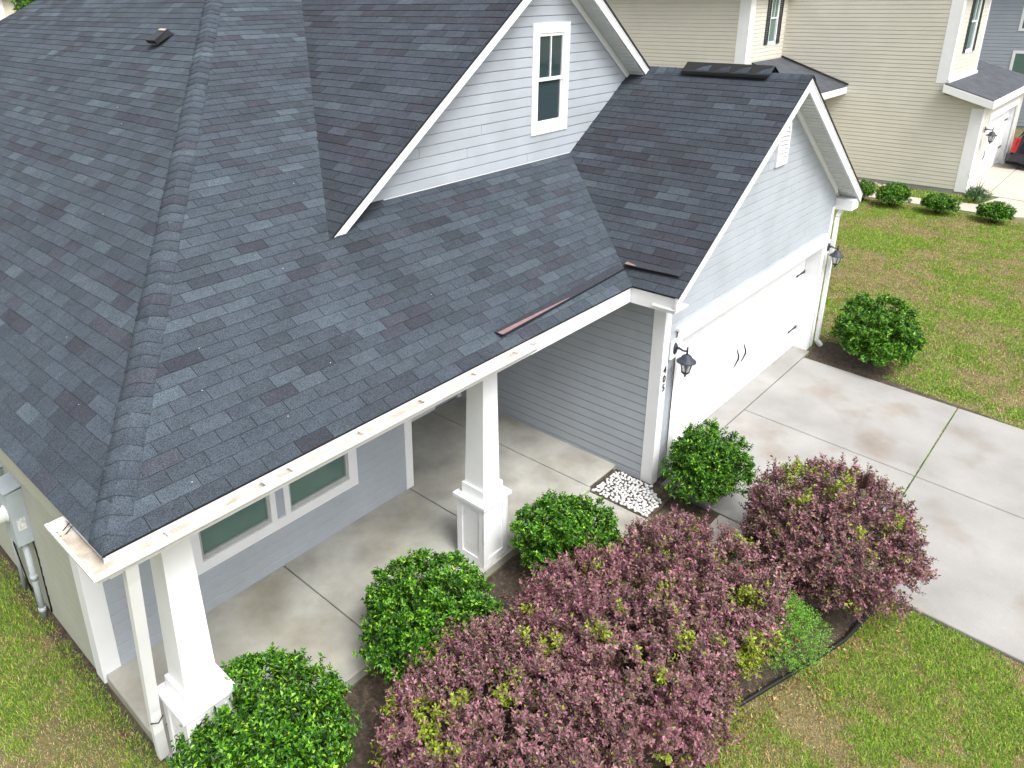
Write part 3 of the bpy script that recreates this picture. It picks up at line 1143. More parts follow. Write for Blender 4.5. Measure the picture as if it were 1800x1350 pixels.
# silt lying along the bottom
b = MB()
sil = []
path = [(gx, y) for y in np.linspace(y_end + .02, gy, 8)] + [(x, gy) for x in np.linspace(gx + .3, x_end - .03, 40)]
for i, (x, y) in enumerate(path):
    h = .040 + .022 * fbm2(i * .37, 3.1, 1, 3, 4)
    if i < 8:
        dd = (.006, .088)
        c = (.006 if i < 7 else .0, 0)
        sil.append([(x - .008, y - (.008 if i == 7 else 0), gzb + h), (x - .105, y - (.105 if i == 7 else 0), gzb + h + .012)])
    else:
        sil.append([(x, y - .008, gzb + h), (x, y - .108, gzb + h + .012)])
vs = [p for r in sil for p in r]
b.add(vs, [(2 * i, 2 * i + 1, 2 * i + 3, 2 * i + 2) for i in range(len(sil) - 1)])
b.build('gutter_silt', M_dirt, gut)
MB().box(3.84, 3.99, gy - .10, gy - .01, gzb + .03, gzb + .05).build('wet_leaves', mat('wet_leaf', (.09, .08, .03), .8, var=.5, scale=60), gut)
for x in (.02, .78, 1.02, 1.72, 2.42, 3.12, 3.74):
    b = MB()
    b.box(x - .011, x + .011, gy - .132, gy - .003, gzb + .083, gzb + .091)
    b.box(x - .016, x + .016, gy - .020, gy - .002, gzb + .075, gzb + .108)
    b.build('gutter_hanger', M_white, gut)
for y in (-1.47, -1.52):
    MB().tube([(gx - .14, y, gzb + .09), (gx - .08, y, gzb + .05), (gx - .01, y + .01, gzb + .09)], .004, 5).build('gutter_hanger', M_dark, gut)
# drip edge above the gutter
MB().slab([(XE + .01, YE + .012, ZE - .018), (5.96, YE + .012, ZE - .018), (5.96, YE + .028, ZE - .10), (XE + .01, YE + .028, ZE - .10)], (0, .003, 0)).build('drip_edge', M_white, roof_o)

# --- downspouts
def spout(pts, w, d, nm='downspout'):
    b = MB()
    for p, q_ in zip(pts[:-1], pts[1:]):
        b.bar(p, q_, w, d, up=(0, 1, 0.0))
    return b.build(nm, M_white, house)


ds = spout([(-.255, -2.055, 2.80), (-.235, -1.98, 2.60), (-.105, -1.46, .90), (-.088, -1.40, .62), (-.03, -1.24, .13)], .085, .06)
MB().tube([(-.155, -1.48, .80), (-.10, -1.50, .78), (-.045, -1.475, .80)], .006, 5).build('strap', M_dark, ds)
ds2 = spout([(12.36, -2.40, 2.66), (12.27, -2.37, 2.50), (12.27, -2.37, .12), (12.30, -2.45, .03)], .07, .06)

# --- house number
def digit(ch, x, z, size):
    cu = bpy.data.curves.new('n', 'FONT')
    cu.body = ch
    cu.size = size
    cu.extrude = .004
    t = bpy.data.objects.new('n', cu)
    link(t)
    bpy.context.view_layer.update()
    me = bpy.data.meshes.new_from_object(t.evaluated_get(bpy.context.evaluated_depsgraph_get()))
    bpy.data.objects.remove(t)
    xs = [v.co.x for v in me.vertices]
    cx = (min(xs) + max(xs)) / 2
    for v in me.vertices:
        v.co = (x + (v.co.x - cx), -2.3225 - v.co.z, z + v.co.y)
    me.materials.clear()
    me.materials.append(M_number)
    me.name = 'house_number'
    return put(link(bpy.data.objects.new('house_number', me)), house)


for k, ch in enumerate('405'):
    digit(ch, 6.415, 1.68 - k * .125, .14)

# ------------------------------------------------------------------ wall lamps
def wall_lamp(x, y, z, s, label, group, block=True):
    """lantern hung from a curved arm; the plate sits on the wall facing -y at (x, y, z)"""
    root = thing('wall_lamp', (x, y, z), label, 'wall lamp', group)
    if block:
        MB().box(x - .09 * s, x + .09 * s, y - .03, y - .006, z - .14 * s, z + .12 * s).build('mounting_block', M_white, root)
    b = MB()
    ring = []
    n = 16
    vs = [(x + .048 * s * math.cos(2 * math.pi * k / n), y - .031, z + .085 * s * math.sin(2 * math.pi * k / n)) for k in range(n)]
    v2 = [(x + .034 * s * math.cos(2 * math.pi * k / n), y - .052, z + .066 * s * math.sin(2 * math.pi * k / n)) for k in range(n)]
    b.add(vs + v2, [(k, (k + 1) % n, n + (k + 1) % n, n + k) for k in range(n)] + [tuple(range(n, 2 * n))], True)
    b.build('back_plate', M_lamp, root)
    lx, ly, lz = x, y - .20 * s, z + .0
    b = MB()
    b.tube([(x, y - .045, z + .01), (x, y - .09 * s, z + .018), (x, y - .14 * s, z + .002), (x, ly, z + .008)], [.026 * s, .016 * s, .012 * s, .014 * s], 8)
    b.tube([(x, ly, z - .03), (x, ly, z + .06 * s), (x, ly, z + .075 * s)], [.013 * s, .010 * s, .004 * s], 8)
    b.build('arm', M_lamp, root)
    c = (lx, ly, z - .03 * s)
    MB().lathe([(.012 * s, .0), (.035 * s, -.008 * s), (.062 * s, -.03 * s), (.072 * s, -.062 * s), (.10 * s, -.075 * s), (.122 * s, -.094 * s), (.124 * s, -.104 * s), (.115 * s, -.106 * s), (.07 * s, -.09 * s), (.0, -.088 * s)], c, 20).build('hood', M_lamp, root)
    MB().lathe([(.074 * s, -.098 * s), (.070 * s, -.14 * s), (.048 * s, -.235 * s)], c, 12).build('glass', M_lampglass, root)
    b = MB()
    for k in range(6):
        a = math.pi * 2 * (k + .5) / 6
        b.tube([(c[0] + r * s * math.cos(a), c[1] + r * s * math.sin(a), c[2] + zz * s) for r, zz in ((.079, -.09), (.076, -.14), (.05, -.24))], .0055 * s, 5)
    b.lathe([(.054 * s, -.235 * s), (.056 * s, -.25 * s), (.035 * s, -.272 * s), (.012 * s, -.285 * s), (.016 * s, -.30 * s), (.010 * s, -.318 * s), (.0, -.325 * s)], c, 12)
    b.build('cage', M_lamp, root)
    return root


wall_lamp(6.585, -2.315, 1.98, 1.0, 'black lantern wall lamp left of the white garage door beside house number', 'lantern lamps on the grey garage')
wall_lamp(12.10, -2.315, 1.98, .98, 'black lantern wall lamp at the far right end of the grey garage front', 'lantern lamps on the grey garage')

# ------------------------------------------------------------------ electric meter on the side wall
em = thing('electric_meter', (-.02, 1.4, 0), 'grey electric meter box with round meter and conduit on the side wall', 'electric meter')
MB().box(-.17, -.018, 1.25, 1.56, 1.02, 1.66).build('meter_box', M_metal, em)
MB().slab([(-.19, 1.235, 1.665), (-.016, 1.235, 1.69), (-.016, 1.575, 1.69), (-.19, 1.575, 1.665)], (0, 0, .012)).build('box_lid', M_metal, em)
MB().box(-.13, -.05, 1.2475, 1.2495, 1.2, 1.34).build('warning_label', mat('label_paper', (.72, .73, .72), .6, col2=(.45, .43, .45), scale2=30), em)
MB().lathe([(.0, -.30), (.055, -.298), (.078, -.28), (.082, -.19), (.095, -.185), (.095, -.17)], (0, 1.41, 1.36), 20, axis='x').build('meter_dome', M_meterglass, em)
MB().tube([(-.09, 1.33, 1.03), (-.09, 1.33, .40), (-.09, 1.33, .02)], .032, 10).build('conduit', M_pvc, em)
for z in (.55, .12):
    MB().tube([(-.09, 1.33, z - .03), (-.09, 1.33, z + .03)], .039, 10).build('conduit_coupling', M_pvc, em)
MB().tube([(-.03, 1.27, 1.04), (-.025, 1.25, .8), (-.025, 1.26, .5), (-.03, 1.24, .1)], .008, 6).build('ground_wire', M_rubber, em)
MB().tube([(-.06, 1.5, 1.03), (-.12, 1.55, .85), (-.05, 1.62, .74), (-.06, 1.70, .80)], .006, 6).build('loose_cable', M_rubber, em)
cb = thing('cable_box', (-.02, 2.0, 0), 'small grey-green utility box left of the electric meter on the side wall', 'utility box')
MB().box(-.14, -.018, 1.78, 2.10, 1.20, 1.66).build('box_body', mat('green_grey_box', (.26, .31, .31), .6), cb)
MB().slab([(-.155, 1.77, 1.665), (-.016, 1.77, 1.68), (-.016, 2.11, 1.68), (-.155, 2.11, 1.665)], (0, 0, .012)).build('box_lid', M_metal, cb)
MB().tube([(-.07, 1.92, 1.2), (-.07, 1.93, .5), (-.08, 1.94, .02)], .02, 8).build('conduit', M_pvc, cb)
MB().tube([(-.04, 1.85, 1.2), (-.09, 1.82, .7), (-.05, 1.80, .05)], .008, 6).build('cable', M_rubber, cb)

# ------------------------------------------------------------------ foliage
def lumpy(r, seed):
    q = np.random.default_rng(seed)
    K = q.normal(size=(7, 3)) * np.array([2.2, 2.2, 2.2])
    ph = q.uniform(0, 6.28, 7)
    return lambda D: 1 + r * np.sin(D @ K.T + ph).mean(1) * 2.0


def leafy(P, D, per, slen, L, Wd, spread, col_fn, seed, fold=.22):
    """leaves spiralling up shoots; returns verts, tris, colours"""
    q = np.random.default_rng(seed)
    n = len(P)
    D = D / np.linalg.norm(D, axis=1, keepdims=True)
    ref = np.where(np.abs(D[:, 2:3]) < .9, np.array([[0, 0, 1.]]), np.array([[1., 0, 0]]))
    S = np.cross(D, ref)
    S /= np.linalg.norm(S, axis=1, keepdims=True)
    T = np.cross(D, S)
    V, C = [], []
    a0 = q.uniform(0, 6.28, n)
    sl = slen * q.uniform(.6, 1.25, n)
    for j in range(per):
        t = (j + .5) / per
        ang = a0 + j * 2.4 + q.normal(size=n) * .25
        rad = S * np.cos(ang)[:, None] + T * np.sin(ang)[:, None]
        sp = spread * (1.15 - .55 * t)
        ld = D * (1 - sp * .55) + rad * sp + q.normal(size=(n, 3)) * .16
        ld /= np.linalg.norm(ld, axis=1, keepdims=True)
        sd = np.cross(ld, D + q.normal(size=(n, 3)) * .25)
        sd /= np.linalg.norm(sd, axis=1, keepdims=True) + 1e-6
        up = np.cross(sd, ld)
        b = P + D * (sl * (t - .5))[:, None]
        ll = (L * q.uniform(.65, 1.2, n) * (1 - .25 * (t > .85)))[:, None]
        ww = ll * Wd * q.uniform(.85, 1.15, n)[:, None]
        mid = b + ld * ll * .48
        V.append(np.stack([b, mid + sd * ww * .5 + up * ww * fold, b + ld * ll - up * ll * .10, mid - sd * ww * .5 + up * ww * fold], 1))
        c = col_fn(b, t, q)
        C.append(np.repeat(c[:, None], 4, 1))
    V = np.concatenate(V).reshape(-1, 3)
    C = np.concatenate(C).reshape(-1, 3)
    m = len(V) // 4
    i = np.arange(m)[:, None] * 4
    Fc = np.concatenate([i + np.array([[0, 1, 2]]), i + np.array([[0, 2, 3]])], 1).reshape(-1, 3)
    return V, Fc, C


def dome_points(n, cx, cy, rx, ry, h, z0, seed, lump=.10, depth=.10, low=-.55, bump=0.0, clump=0):
    q = np.random.default_rng(seed)
    D = q.normal(size=(n * 2, 3))
    D /= np.linalg.norm(D, axis=1, keepdims=True)
    D = D[D[:, 2] > low][:n]
    r = lumpy(lump, seed + 7)(D) * (1 - np.abs(q.normal(size=len(D))) * depth)
    if clump:
        nc_ = max(20, int(clump))
        Cd = q.normal(size=(nc_, 3))
        Cd /= np.linalg.norm(Cd, axis=1, keepdims=True)
        own = q.integers(0, nc_, len(D))
        wd_ = 1.15 / math.sqrt(nc_)
        off_ = q.normal(size=D.shape) * wd_ * .62
        D = Cd[own] + off_
        D /= np.linalg.norm(D, axis=1, keepdims=True)
        ok = D[:, 2] > low
        D, own, off_ = D[ok], own[ok], off_[ok]
        hgt = q.uniform(-.6, 1.0, nc_)[own]
        r = lumpy(lump, seed + 7)(D) * (1 - np.abs(q.normal(size=len(D))) * depth)
        r = r + .04 * hgt - .028 * np.minimum(2.5, (np.linalg.norm(off_, axis=1) / wd_) ** 2)
    if bump:
        a_, e_ = np.arctan2(D[:, 1], D[:, 0]), np.arcsin(np.clip(D[:, 2], -1, 1))
        r = r + bump * (fbm2(a_ * rx * np.cos(e_) + 20, e_ * rx + 20, 7.0, 2, seed) - .5) * 2.2
        r = r + (q.random(len(D)) < .07) * q.uniform(.03, .12, len(D))
    r = np.clip(r, .35, 1.4)
    c = np.array([cx, cy, z0 + h * .5])
    E_ = D.copy()
    w_ = np.where(D[:, 2] < 0, (1.02 - D[:, 2] ** 2) ** -.32, 1.0)
    E_[:, 0] *= w_
    E_[:, 1] *= w_
    P = c + E_ * r[:, None] * np.array([rx, ry, h * .5])
    N = D / np.array([rx, ry, h * .5])
    N /= np.linalg.norm(N, axis=1, keepdims=True)
    N = N + np.array([0, 0, .45]) + q.normal(size=N.shape) * .35
    keep = P[:, 2] > z0 - .02
    return P[keep], N[keep], r[keep]


def stems(parent, cx, cy, z0, r, h, n, seed, m=None, thick=.014):
    q = np.random.default_rng(seed)
    b = MB()
    for k in range(n):
        a = 2 * math.pi * k / n + q.uniform(-.3, .3)
        d = np.array([math.cos(a), math.sin(a)])
        rr = r * q.uniform(.35, .75)
        p = [np.array([cx + d[0] * .05, cy + d[1] * .05, z0 - .03])]
        p.append(np.array([cx + d[0] * rr * .45, cy + d[1] * rr * .45, z0 + h * .35]))
        p.append(np.array([cx + d[0] * rr, cy + d[1] * rr, z0 + h * q.uniform(.65, .85)]))
        b.tube(p, [thick, thick * .7, thick * .3], 6)
        for s in (-1, 1):
            e = p[1] + np.array([d[0] * .2 - s * d[1] * .22, d[1] * .2 + s * d[0] * .22, .3 * h]) * min(1, r * 1.3)
            b.tube([p[1], e], [thick * .55, thick * .2], 5)
    b.build('stem', m or M_bark, parent)


GREENS = np.array([s2l(*c) for c in ((58, 108, 22), (86, 142, 28), (38, 78, 18), (122, 172, 40), (24, 52, 15), (154, 192, 56))])
GW = np.array([.25, .22, .22, .11, .16, .04])


def green_shrub(x, y, rx, ry, h, n, label, group, seed, L=.038, per=8, leaf=None, gain=1.0, low=-.5):
    z0 = float(gz(x, y)) + .06
    root = thing('evergreen_shrub', (x, y, float(gz(x, y))), label, 'shrub', group)
    P, N, r = dome_points(n, x, y, rx, ry, h, z0, seed, lump=.16, depth=.08, low=low, bump=.05, clump=200)
    P2, N2, r2 = dome_points(n // 2, x, y, rx * .82, ry * .80, h * .84, z0 + .03, seed + 50, lump=.1, depth=.12, low=low)
    P3, N3, _ = dome_points(n // 2, x, y, rx * .6, ry * .6, h * .7, z0 + .06, seed + 90, lump=.1, depth=.2, low=low)
    P2, N2 = np.concatenate([P2, P3]), np.concatenate([N2, N3])
    P, N = np.concatenate([P, P2]), np.concatenate([N, N2])
    young = np.concatenate([np.clip((r - .95) * 4, 0, 1), np.zeros(len(P2))])

    def col(b, t, q):
        k = q.choice(len(GREENS), size=len(b), p=GW)
        c = GREENS[k] * q.uniform(.8, 1.2, (len(b), 1))
        fresh = (young * (t > .6) * q.random(len(b)))[:, None]
        return (c * (1 - fresh * .6) + np.array(s2l(110, 190, 40)) * fresh * .6) * gain
    V, Fc, C = leafy(P, N, per, .075, L, .52, .95, col, seed)
    np_mesh('crown', V, Fc, leaf or M_leaf, root, C)
    stems(root, x, y, float(gz(x, y)), min(rx, ry), h, 7, seed)
    return root


green_shrub(.46, -2.13, .72, .72, .93, 2000, 'bright green clipped shrub in front of the left porch column', 'clipped evergreen shrubs', 21, L=.048)
green_shrub(2.30, -2.16, .68, .66, .90, 2000, 'rounded green shrub before the porch between the two columns', 'clipped evergreen shrubs', 22, L=.047)
green_shrub(4.25, -2.44, .60, .58, .88, 1700, 'low green shrub just right of the second porch column', 'clipped evergreen shrubs', 23, L=.044)
green_shrub(6.60, -2.93, .56, .52, .98, 1700, 'round green shrub at the garage corner beside the white stones', 'clipped evergreen shrubs', 24, L=.042)
green_shrub(12.30, -3.32, .82, .70, 1.10, 2100, 'broad dark green shrub on the lawn right of the garage', 'clipped evergreen shrubs', 25, L=.052)

PURP = np.array([s2l(*c) for c in ((138, 98, 104), (118, 88, 91), (160, 118, 126), (102, 83, 76), (114, 98, 78), (174, 106, 132), (76, 60, 63), (92, 100, 55))])
PW = np.array([.23, .19, .16, .13, .09, .05, .10, .05])


def purple_shrub(x, y, rx, ry, h, n, label, seed, olive=0.0):
    g0 = float(gz(x, y))
    root = thing('purple_shrub', (x, y, g0), label, 'shrub', 'purple-leaved shrubs in the front bed')
    P, N, r = dome_points(n, x, y, rx, ry, h, g0 + .05, seed, lump=.10, depth=.08, low=-.65, bump=.045, clump=n / 7)
    P2, N2, r2 = dome_points(int(n * .5), x, y, rx * .84, ry * .85, h * .88, g0 + .06, seed + 60, lump=.1, depth=.15, low=-.6)
    nn = len(P)
    q0 = np.random.default_rng(seed + 5)
    wi = q0.choice(nn, int(nn * .07), replace=False)              # long whippy shoots above the outline
    Pw = P[wi] + N[wi] / np.linalg.norm(N[wi], axis=1, keepdims=True) * q0.uniform(.02, .09, (len(wi), 1)) + np.array([0, 0, .03])
    P, N = np.concatenate([P, P2, Pw]), np.concatenate([N, N2, N[wi] + np.array([0, 0, .5])])
    N += np.random.default_rng(seed + 3).normal(size=N.shape) * .25
    patch = fbm2(P[:, 0] + P[:, 2] * .6, P[:, 1] + P[:, 2] * .4, 4.6, 2, seed)
    patch = patch + olive * np.clip((x + .1 - P[:, 0]) * 1.6, 0, 1)
    tone = .66 + .68 * fbm2(P[:, 0] + 9, P[:, 1] + P[:, 2] * 1.3, 6.0, 2, seed + 2)
    pink = fbm2(P[:, 0] - P[:, 2], P[:, 1] + P[:, 2], 1.8, 2, seed + 9)

    def col(b, t, q):
        k = q.choice(len(PURP), size=len(b), p=PW)
        c = PURP[k] * q.uniform(.7, 1.3, (len(b), 1)) * tone[:, None]
        pk = np.clip((pink - .5) * 3, 0, 1)[:, None] * (.35 + .65 * t)
        c = c * (1 - .3 * pk) + np.array(s2l(170, 100, 126)) * .3 * pk
        g = (q.random(len(b)) < np.clip((patch - .64) * 4.5, 0.022, .8))
        lime = np.array(s2l(142, 164, 44)) * q.uniform(.6, 1.15, (len(b), 1))
        return np.where(g[:, None], lime, c)
    V, Fc, C = leafy(P, N, 9, .11, .040, .58, .9, col, seed, fold=.15)
    np_mesh('crown', V, Fc, M_pleaf, root, C)
    stems(root, x, y, g0, min(rx, ry), h, 9, seed)
    # a few magenta blossoms
    q = np.random.default_rng(seed + 4)
    b = MB()
    for i in q.choice(nn, 7, replace=False):
        p, d = P[i], N[i] / np.linalg.norm(N[i])
        for k in range(5):
            a = k * 1.26
            s = np.cross(d, [0.3, .2, .9])
            s /= np.linalg.norm(s)
            t = np.cross(d, s)
            e = s * math.cos(a) + t * math.sin(a)
            w_ = np.cross(e, d)
            c0 = p + d * .05
            b.add([c0, c0 + e * .013 + w_ * .004, c0 + e * .024 + d * .006, c0 + e * .013 - w_ * .004], [(0, 1, 2, 3)])
    b.build('blossom', mat('magenta_petal', (.55, .02, .20), .5, translucent=.3), root)
    return root


purple_shrub(6.04, -4.62, .88, .86, 1.36, 4600, 'large rounded purple shrub standing apart beside the driveway', 31)
purple_shrub(4.27, -3.86, .84, .88, 1.22, 4200, 'tall purple shrub behind the small red-flowered bush', 32)
purple_shrub(3.24, -3.72, 1.10, 1.06, 1.10, 5200, 'wide purple shrub in the middle of the front hedge', 33)
purple_shrub(2.00, -3.36, 1.10, 1.02, .98, 5000, 'purple shrub with lime tips at the near end of the front hedge', 34, olive=.13)


def rose():
    x, y, h = 4.74, -4.58, .72
    g0 = float(gz(x, y))
    root = thing('rose_bush', (x, y, g0), 'small light green bush with red flowers between the purple shrubs', 'flower bush')
    P, N, r = dome_points(1900, x, y, .42, .42, h, g0 + .02, 71, lump=.25, depth=.25, low=-.7)

    def col(b, t, q):
        return np.array(s2l(106, 156, 50)) * q.uniform(.5, 1.35, (len(b), 1))
    V, Fc, C = leafy(P, N, 6, .09, .020, .6, .9, col, 71)
    np_mesh('crown', V, Fc, M_leaf, root, C)
    stems(root, x, y, g0, .35, h, 8, 71, thick=.007)
    q = np.random.default_rng(72)
    for i in q.choice(np.nonzero(P[:, 2] > g0 + .35)[0], 8, replace=False):
        p = P[i] + N[i] / np.linalg.norm(N[i]) * .05
        b = MB()
        for k in range(7):
            a, t = k * .9, .4 + .5 * (k % 2)
            d = np.array([math.cos(a) * t, math.sin(a) * t, .7])
            w_ = np.array([-math.sin(a), math.cos(a), 0])
            b.add([p, p + d * .013 + w_ * .010, p + d * .026, p + d * .013 - w_ * .010], [(0, 1, 2, 3)])
        b.build('flower', M_red, root)


rose()

# ------------------------------------------------------------------ white stones by the garage corner
bedz = .07
rb = thing('stone_bed', (5.95, -2.15, .0), 'small bed of white pebbles between porch floor and garage wall', 'stone bed')
MB().box(5.645, 6.322, -2.66, -1.785, .0, .052).build('bed_base', M_soil, rb)
prot = []
q = np.random.default_rng(5)
for k in range(6):
    b = MB()
    n1, n2 = 8, 5
    K = q.normal(size=3) * 1.3
    vs = []
    for j in range(1, n2):
        ph = -math.pi / 2 + math.pi * j / n2
        for i in range(n1):
            th = 2 * math.pi * i / n1
            d = np.array([math.cos(th) * math.cos(ph), math.sin(th) * math.cos(ph), math.sin(ph)])
            vs.append(d * np.array([1, .78, .58]) * (1 + .13 * math.sin(d @ K * 2 + k)))
    vs += [np.array([0, 0, -.55]), np.array([0, 0, .56])]
    fs = [(j * n1 + i, j * n1 + (i + 1) % n1, (j + 1) * n1 + (i + 1) % n1, (j + 1) * n1 + i) for j in range(n2 - 2) for i in range(n1)]
    top = (n2 - 2) * n1
    fs += [(len(vs) - 2, (i + 1) % n1, i) for i in range(n1)] + [(len(vs) - 1, top + i, top + (i + 1) % n1) for i in range(n1)]
    b.add(vs, fs, True)
    o = b.build('stone', M_stone)
    prot.append(o.data)
    bpy.data.objects.remove(o)
pts = []
tries = 0
while len(pts) < 240 and tries < 12000:
    tries += 1
    x, y = q.uniform(5.68, 6.27), q.uniform(-2.62, -1.83)
    if x > 6.05 + .2 * (y + 2.62) / .3 and y < -2.35:
        continue
    s = q.uniform(.022, .036)
    if all((x - a) ** 2 + (y - c) ** 2 > (.76 * (s + t)) ** 2 for a, c, t in pts):
        pts.append((x, y, s))
for x, y, s in pts:
    o = bpy.data.objects.new('stone', prot[q.integers(6)])
    o.location = (x, y, .052 + s * .42)
    o.rotation_euler = (q.normal() * .2, q.normal() * .2, q.uniform(0, 6.28))
    o.scale = (s, s, s)
    link(o)
    put(o, rb)

# ------------------------------------------------------------------ bed edging
ed = MB()
pp = []
for i in range(len(EDGE) - 1):
    for t in np.linspace(0, 1, 6, endpoint=False):
        a, c = np.array(EDGE[i]), np.array(EDGE[i + 1])
        p = a + (c - a) * t
        pp.append((p[0], p[1], float(gz(*p)) + .045 + .006 * math.sin(len(pp) * .7)))
ed.tube(pp, .022, 8)
eo = ed.build('bed_edging', M_rubber)
tag(eo, 'black plastic edging curving round the planting bed', 'edging')
wall_ = MB()
wall_.add([v for p in pp for v in ((p[0], p[1], p[2] - .01), (p[0], p[1] + .006, p[2] - .08))],
          [(2 * i, 2 * i + 1, 2 * i + 3, 2 * i + 2) for i in range(len(pp) - 1)]).build('edging_skirt', M_rubber, eo)

# ------------------------------------------------------------------ grass, leaves
def in_poly(x, y, poly):
    inside = np.zeros(len(x), bool)
    n = len(poly)
    for i in range(n):
        x0, y0 = poly[i]
        x1, y1 = poly[(i + 1) % n]
        c = ((y0 > y) != (y1 > y)) & (x < (x1 - x0) * (y - y0) / (y1 - y0 + 1e-12) + x0)
        inside ^= c
    return inside


def grass(name, poly, dens, L, wd, seed, excl=(), dry=.5, zoff=0.0):
    q = np.random.default_rng(seed)
    xs, ys = [p[0] for p in poly], [p[1] for p in poly]
    n = int(dens * (max(xs) - min(xs)) * (max(ys) - min(ys)))
    x, y = q.uniform(min(xs), max(xs), n), q.uniform(min(ys), max(ys), n)
    k = in_poly(x, y, poly)
    for e in excl:
        k &= ~in_poly(x, y, e)
    x, y = x[k], y[k]
    # only what the camera or a step aside could see
    uv = pj(np.stack([x, y, gz(x, y)], 1))
    k = (uv[:, 0] > -150) & (uv[:, 0] < 1950) & (uv[:, 1] > -50) & (uv[:, 1] < 1500)
    x, y = x[k], y[k]
    big = fbm2(x, y, .55, 3, 90)
    sm = fbm2(x, y, 2.3, 3, 91)
    mic = fbm2(x, y, 9.0, 2, 92)
    lush = np.clip((big * .38 + sm * .34 + mic * .28 - .5 + (.5 - dry) * .35) * 6 + .5, 0, 1)
    k = q.random(len(x)) < .80 + .20 * lush
    x, y, lush = x[k], y[k], lush[k]
    n = len(x)
    a = q.uniform(0, 6.28, n)
    ln = L * q.uniform(.5, 1.3, n) * (.65 + .55 * lush)
    lean = q.uniform(.25, 1.1, n)
    d = np.stack([np.cos(a) * lean, np.sin(a) * lean, np.ones(n) * .8], 1)
    d /= np.linalg.norm(d, axis=1, keepdims=True)
    s = np.stack([-np.sin(a), np.cos(a), np.zeros(n)], 1) * (wd * q.uniform(.7, 1.3, n))[:, None]
    b = np.stack([x, y, gz(x, y) - .003 + zoff], 1)
    m = b + d * (ln * .55)[:, None]
    t = b + d * ln[:, None] - np.array([0, 0, 1]) * (ln * .18 * lean)[:, None]
    V = np.stack([b - s, b + s, m + s * .8, m - s * .8, t], 1).reshape(-1, 3)
    i = np.arange(n)[:, None] * 5
    Fc = np.concatenate([i + np.array([[0, 1, 2]]), i + np.array([[0, 2, 3]]), i + np.array([[3, 2, 4]])], 1).reshape(-1, 3)
    gr = np.array([s2l(*c) for c in ((112, 156, 38), (140, 176, 52), (88, 134, 32), (160, 178, 70))])
    dr_ = np.array([s2l(*c) for c in ((184, 160, 110), (158, 132, 88), (200, 180, 132), (134, 106, 70))])
    g = q.random(n) < .08 + .84 * lush
    c = np.where(g[:, None], gr[q.integers(0, 4, n)], dr_[q.integers(0, 4, n)]) * q.uniform(.6, 1.25, (n, 1))
    o = np_mesh(name, V, Fc, M_grass, None, np.repeat(c, 5, 0))
    tag(o, kind='stuff')
    return o


yard = [(-1.0, -8.5), (DL - .01, -8.5), (DL - .01, -5.10)] + EDGE[::-1] + [(-1.0, -3.2)]
o = grass('lawn_grass', yard, 13000, .040, .0026, 41, dry=.40)
tag(o, 'patchy green and straw-coloured grass before the planting bed', 'grass')
o = grass('side_grass', [(-3.2, -3.2), (-.1, -3.3), (-.1, -1.85), (-.02, -1.82), (-.02, -1.1), (-.05, -1.0), (-.06, 9), (-3.2, 9)], 8000, .042, .0028, 42, dry=.40)
tag(o, 'green and straw-coloured grass along the left side of the house', 'grass')
soilR = [(12.2, -2.30), (12.6, -2.45), (12.72, -2.9), (12.5, -3.5), (12.15, -3.75), (11.85, -3.6), (11.75, -4.2), (11.70, -5.2), (11.56, -6.0), (11.56, -2.45)]
o = grass('middle_grass', [(DR + .01, -13), (24.5, -13), (24.5, 4.4), (12.25, 4.4), (12.25, -2.3), (DR + .01, -2.4)], 4200, .045, .0045, 43, excl=[soilR], dry=.44)
tag(o, 'wide patchy lawn between the grey garage and the beige house', 'grass')
o = grass('joint_grass', [(8.3, JY - .008), (DR, JY - .008), (DR, JY + .008), (8.3, JY + .008)], 30000, .028, .003, 45, dry=.2, zoff=.03)
tag(o, 'thin line of grass growing in the driveway cross joint', 'grass')
PATH = [(24.62, 5.0), (25.45, 5.0), (25.45, -1.6), (25.75, -2.45), (27.0, -2.9), (27.0, -4.0), (25.3, -4.0), (24.75, -3.0), (24.62, -1.8)]
o = grass('far_grass', [(25.47, 4.4), (26.75, 4.4), (26.75, -2.1), (26.3, -2.55), (25.75, -2.42), (25.47, -1.6)], 900, .07, .007, 44, dry=.1)
tag(o, 'narrow bright green grass strip at the foot of the beige house', 'grass')

# fallen leaves and bark scraps along the bed edge
q = np.random.default_rng(61)
b = MB()
cols = [s2l(*c) for c in ((150, 104, 66), (120, 80, 50), (180, 140, 98), (96, 66, 44), (196, 160, 120))]
for i in range(900):
    k = q.integers(1, len(EDGE) - 1)
    t = q.random()
    p = np.array(EDGE[k]) * (1 - t) + np.array(EDGE[k - 1]) * t + np.array([q.normal() * .1, -abs(q.normal()) * .22 + .05])
    if p[0] > DL - .05:
        continue
    z = float(gz(*p)) + .018 + q.random() * .02
    a, s = q.uniform(0, 6.28), q.uniform(.008, .022)
    e, w_ = np.array([math.cos(a), math.sin(a), q.normal() * .3]), np.array([-math.sin(a), math.cos(a), q.normal() * .3])
    c0 = np.array([p[0], p[1], z])
    b.add([c0 - e * s, c0 + w_ * s * .45, c0 + e * s, c0 - w_ * s * .45], [(0, 1, 2, 3)], False, cols[q.integers(5)])
lo_ = b.build('leaf_litter', M_grass)
tag(lo_, 'scattered dry brown leaves along the bed edging', 'leaf litter', kind='stuff')

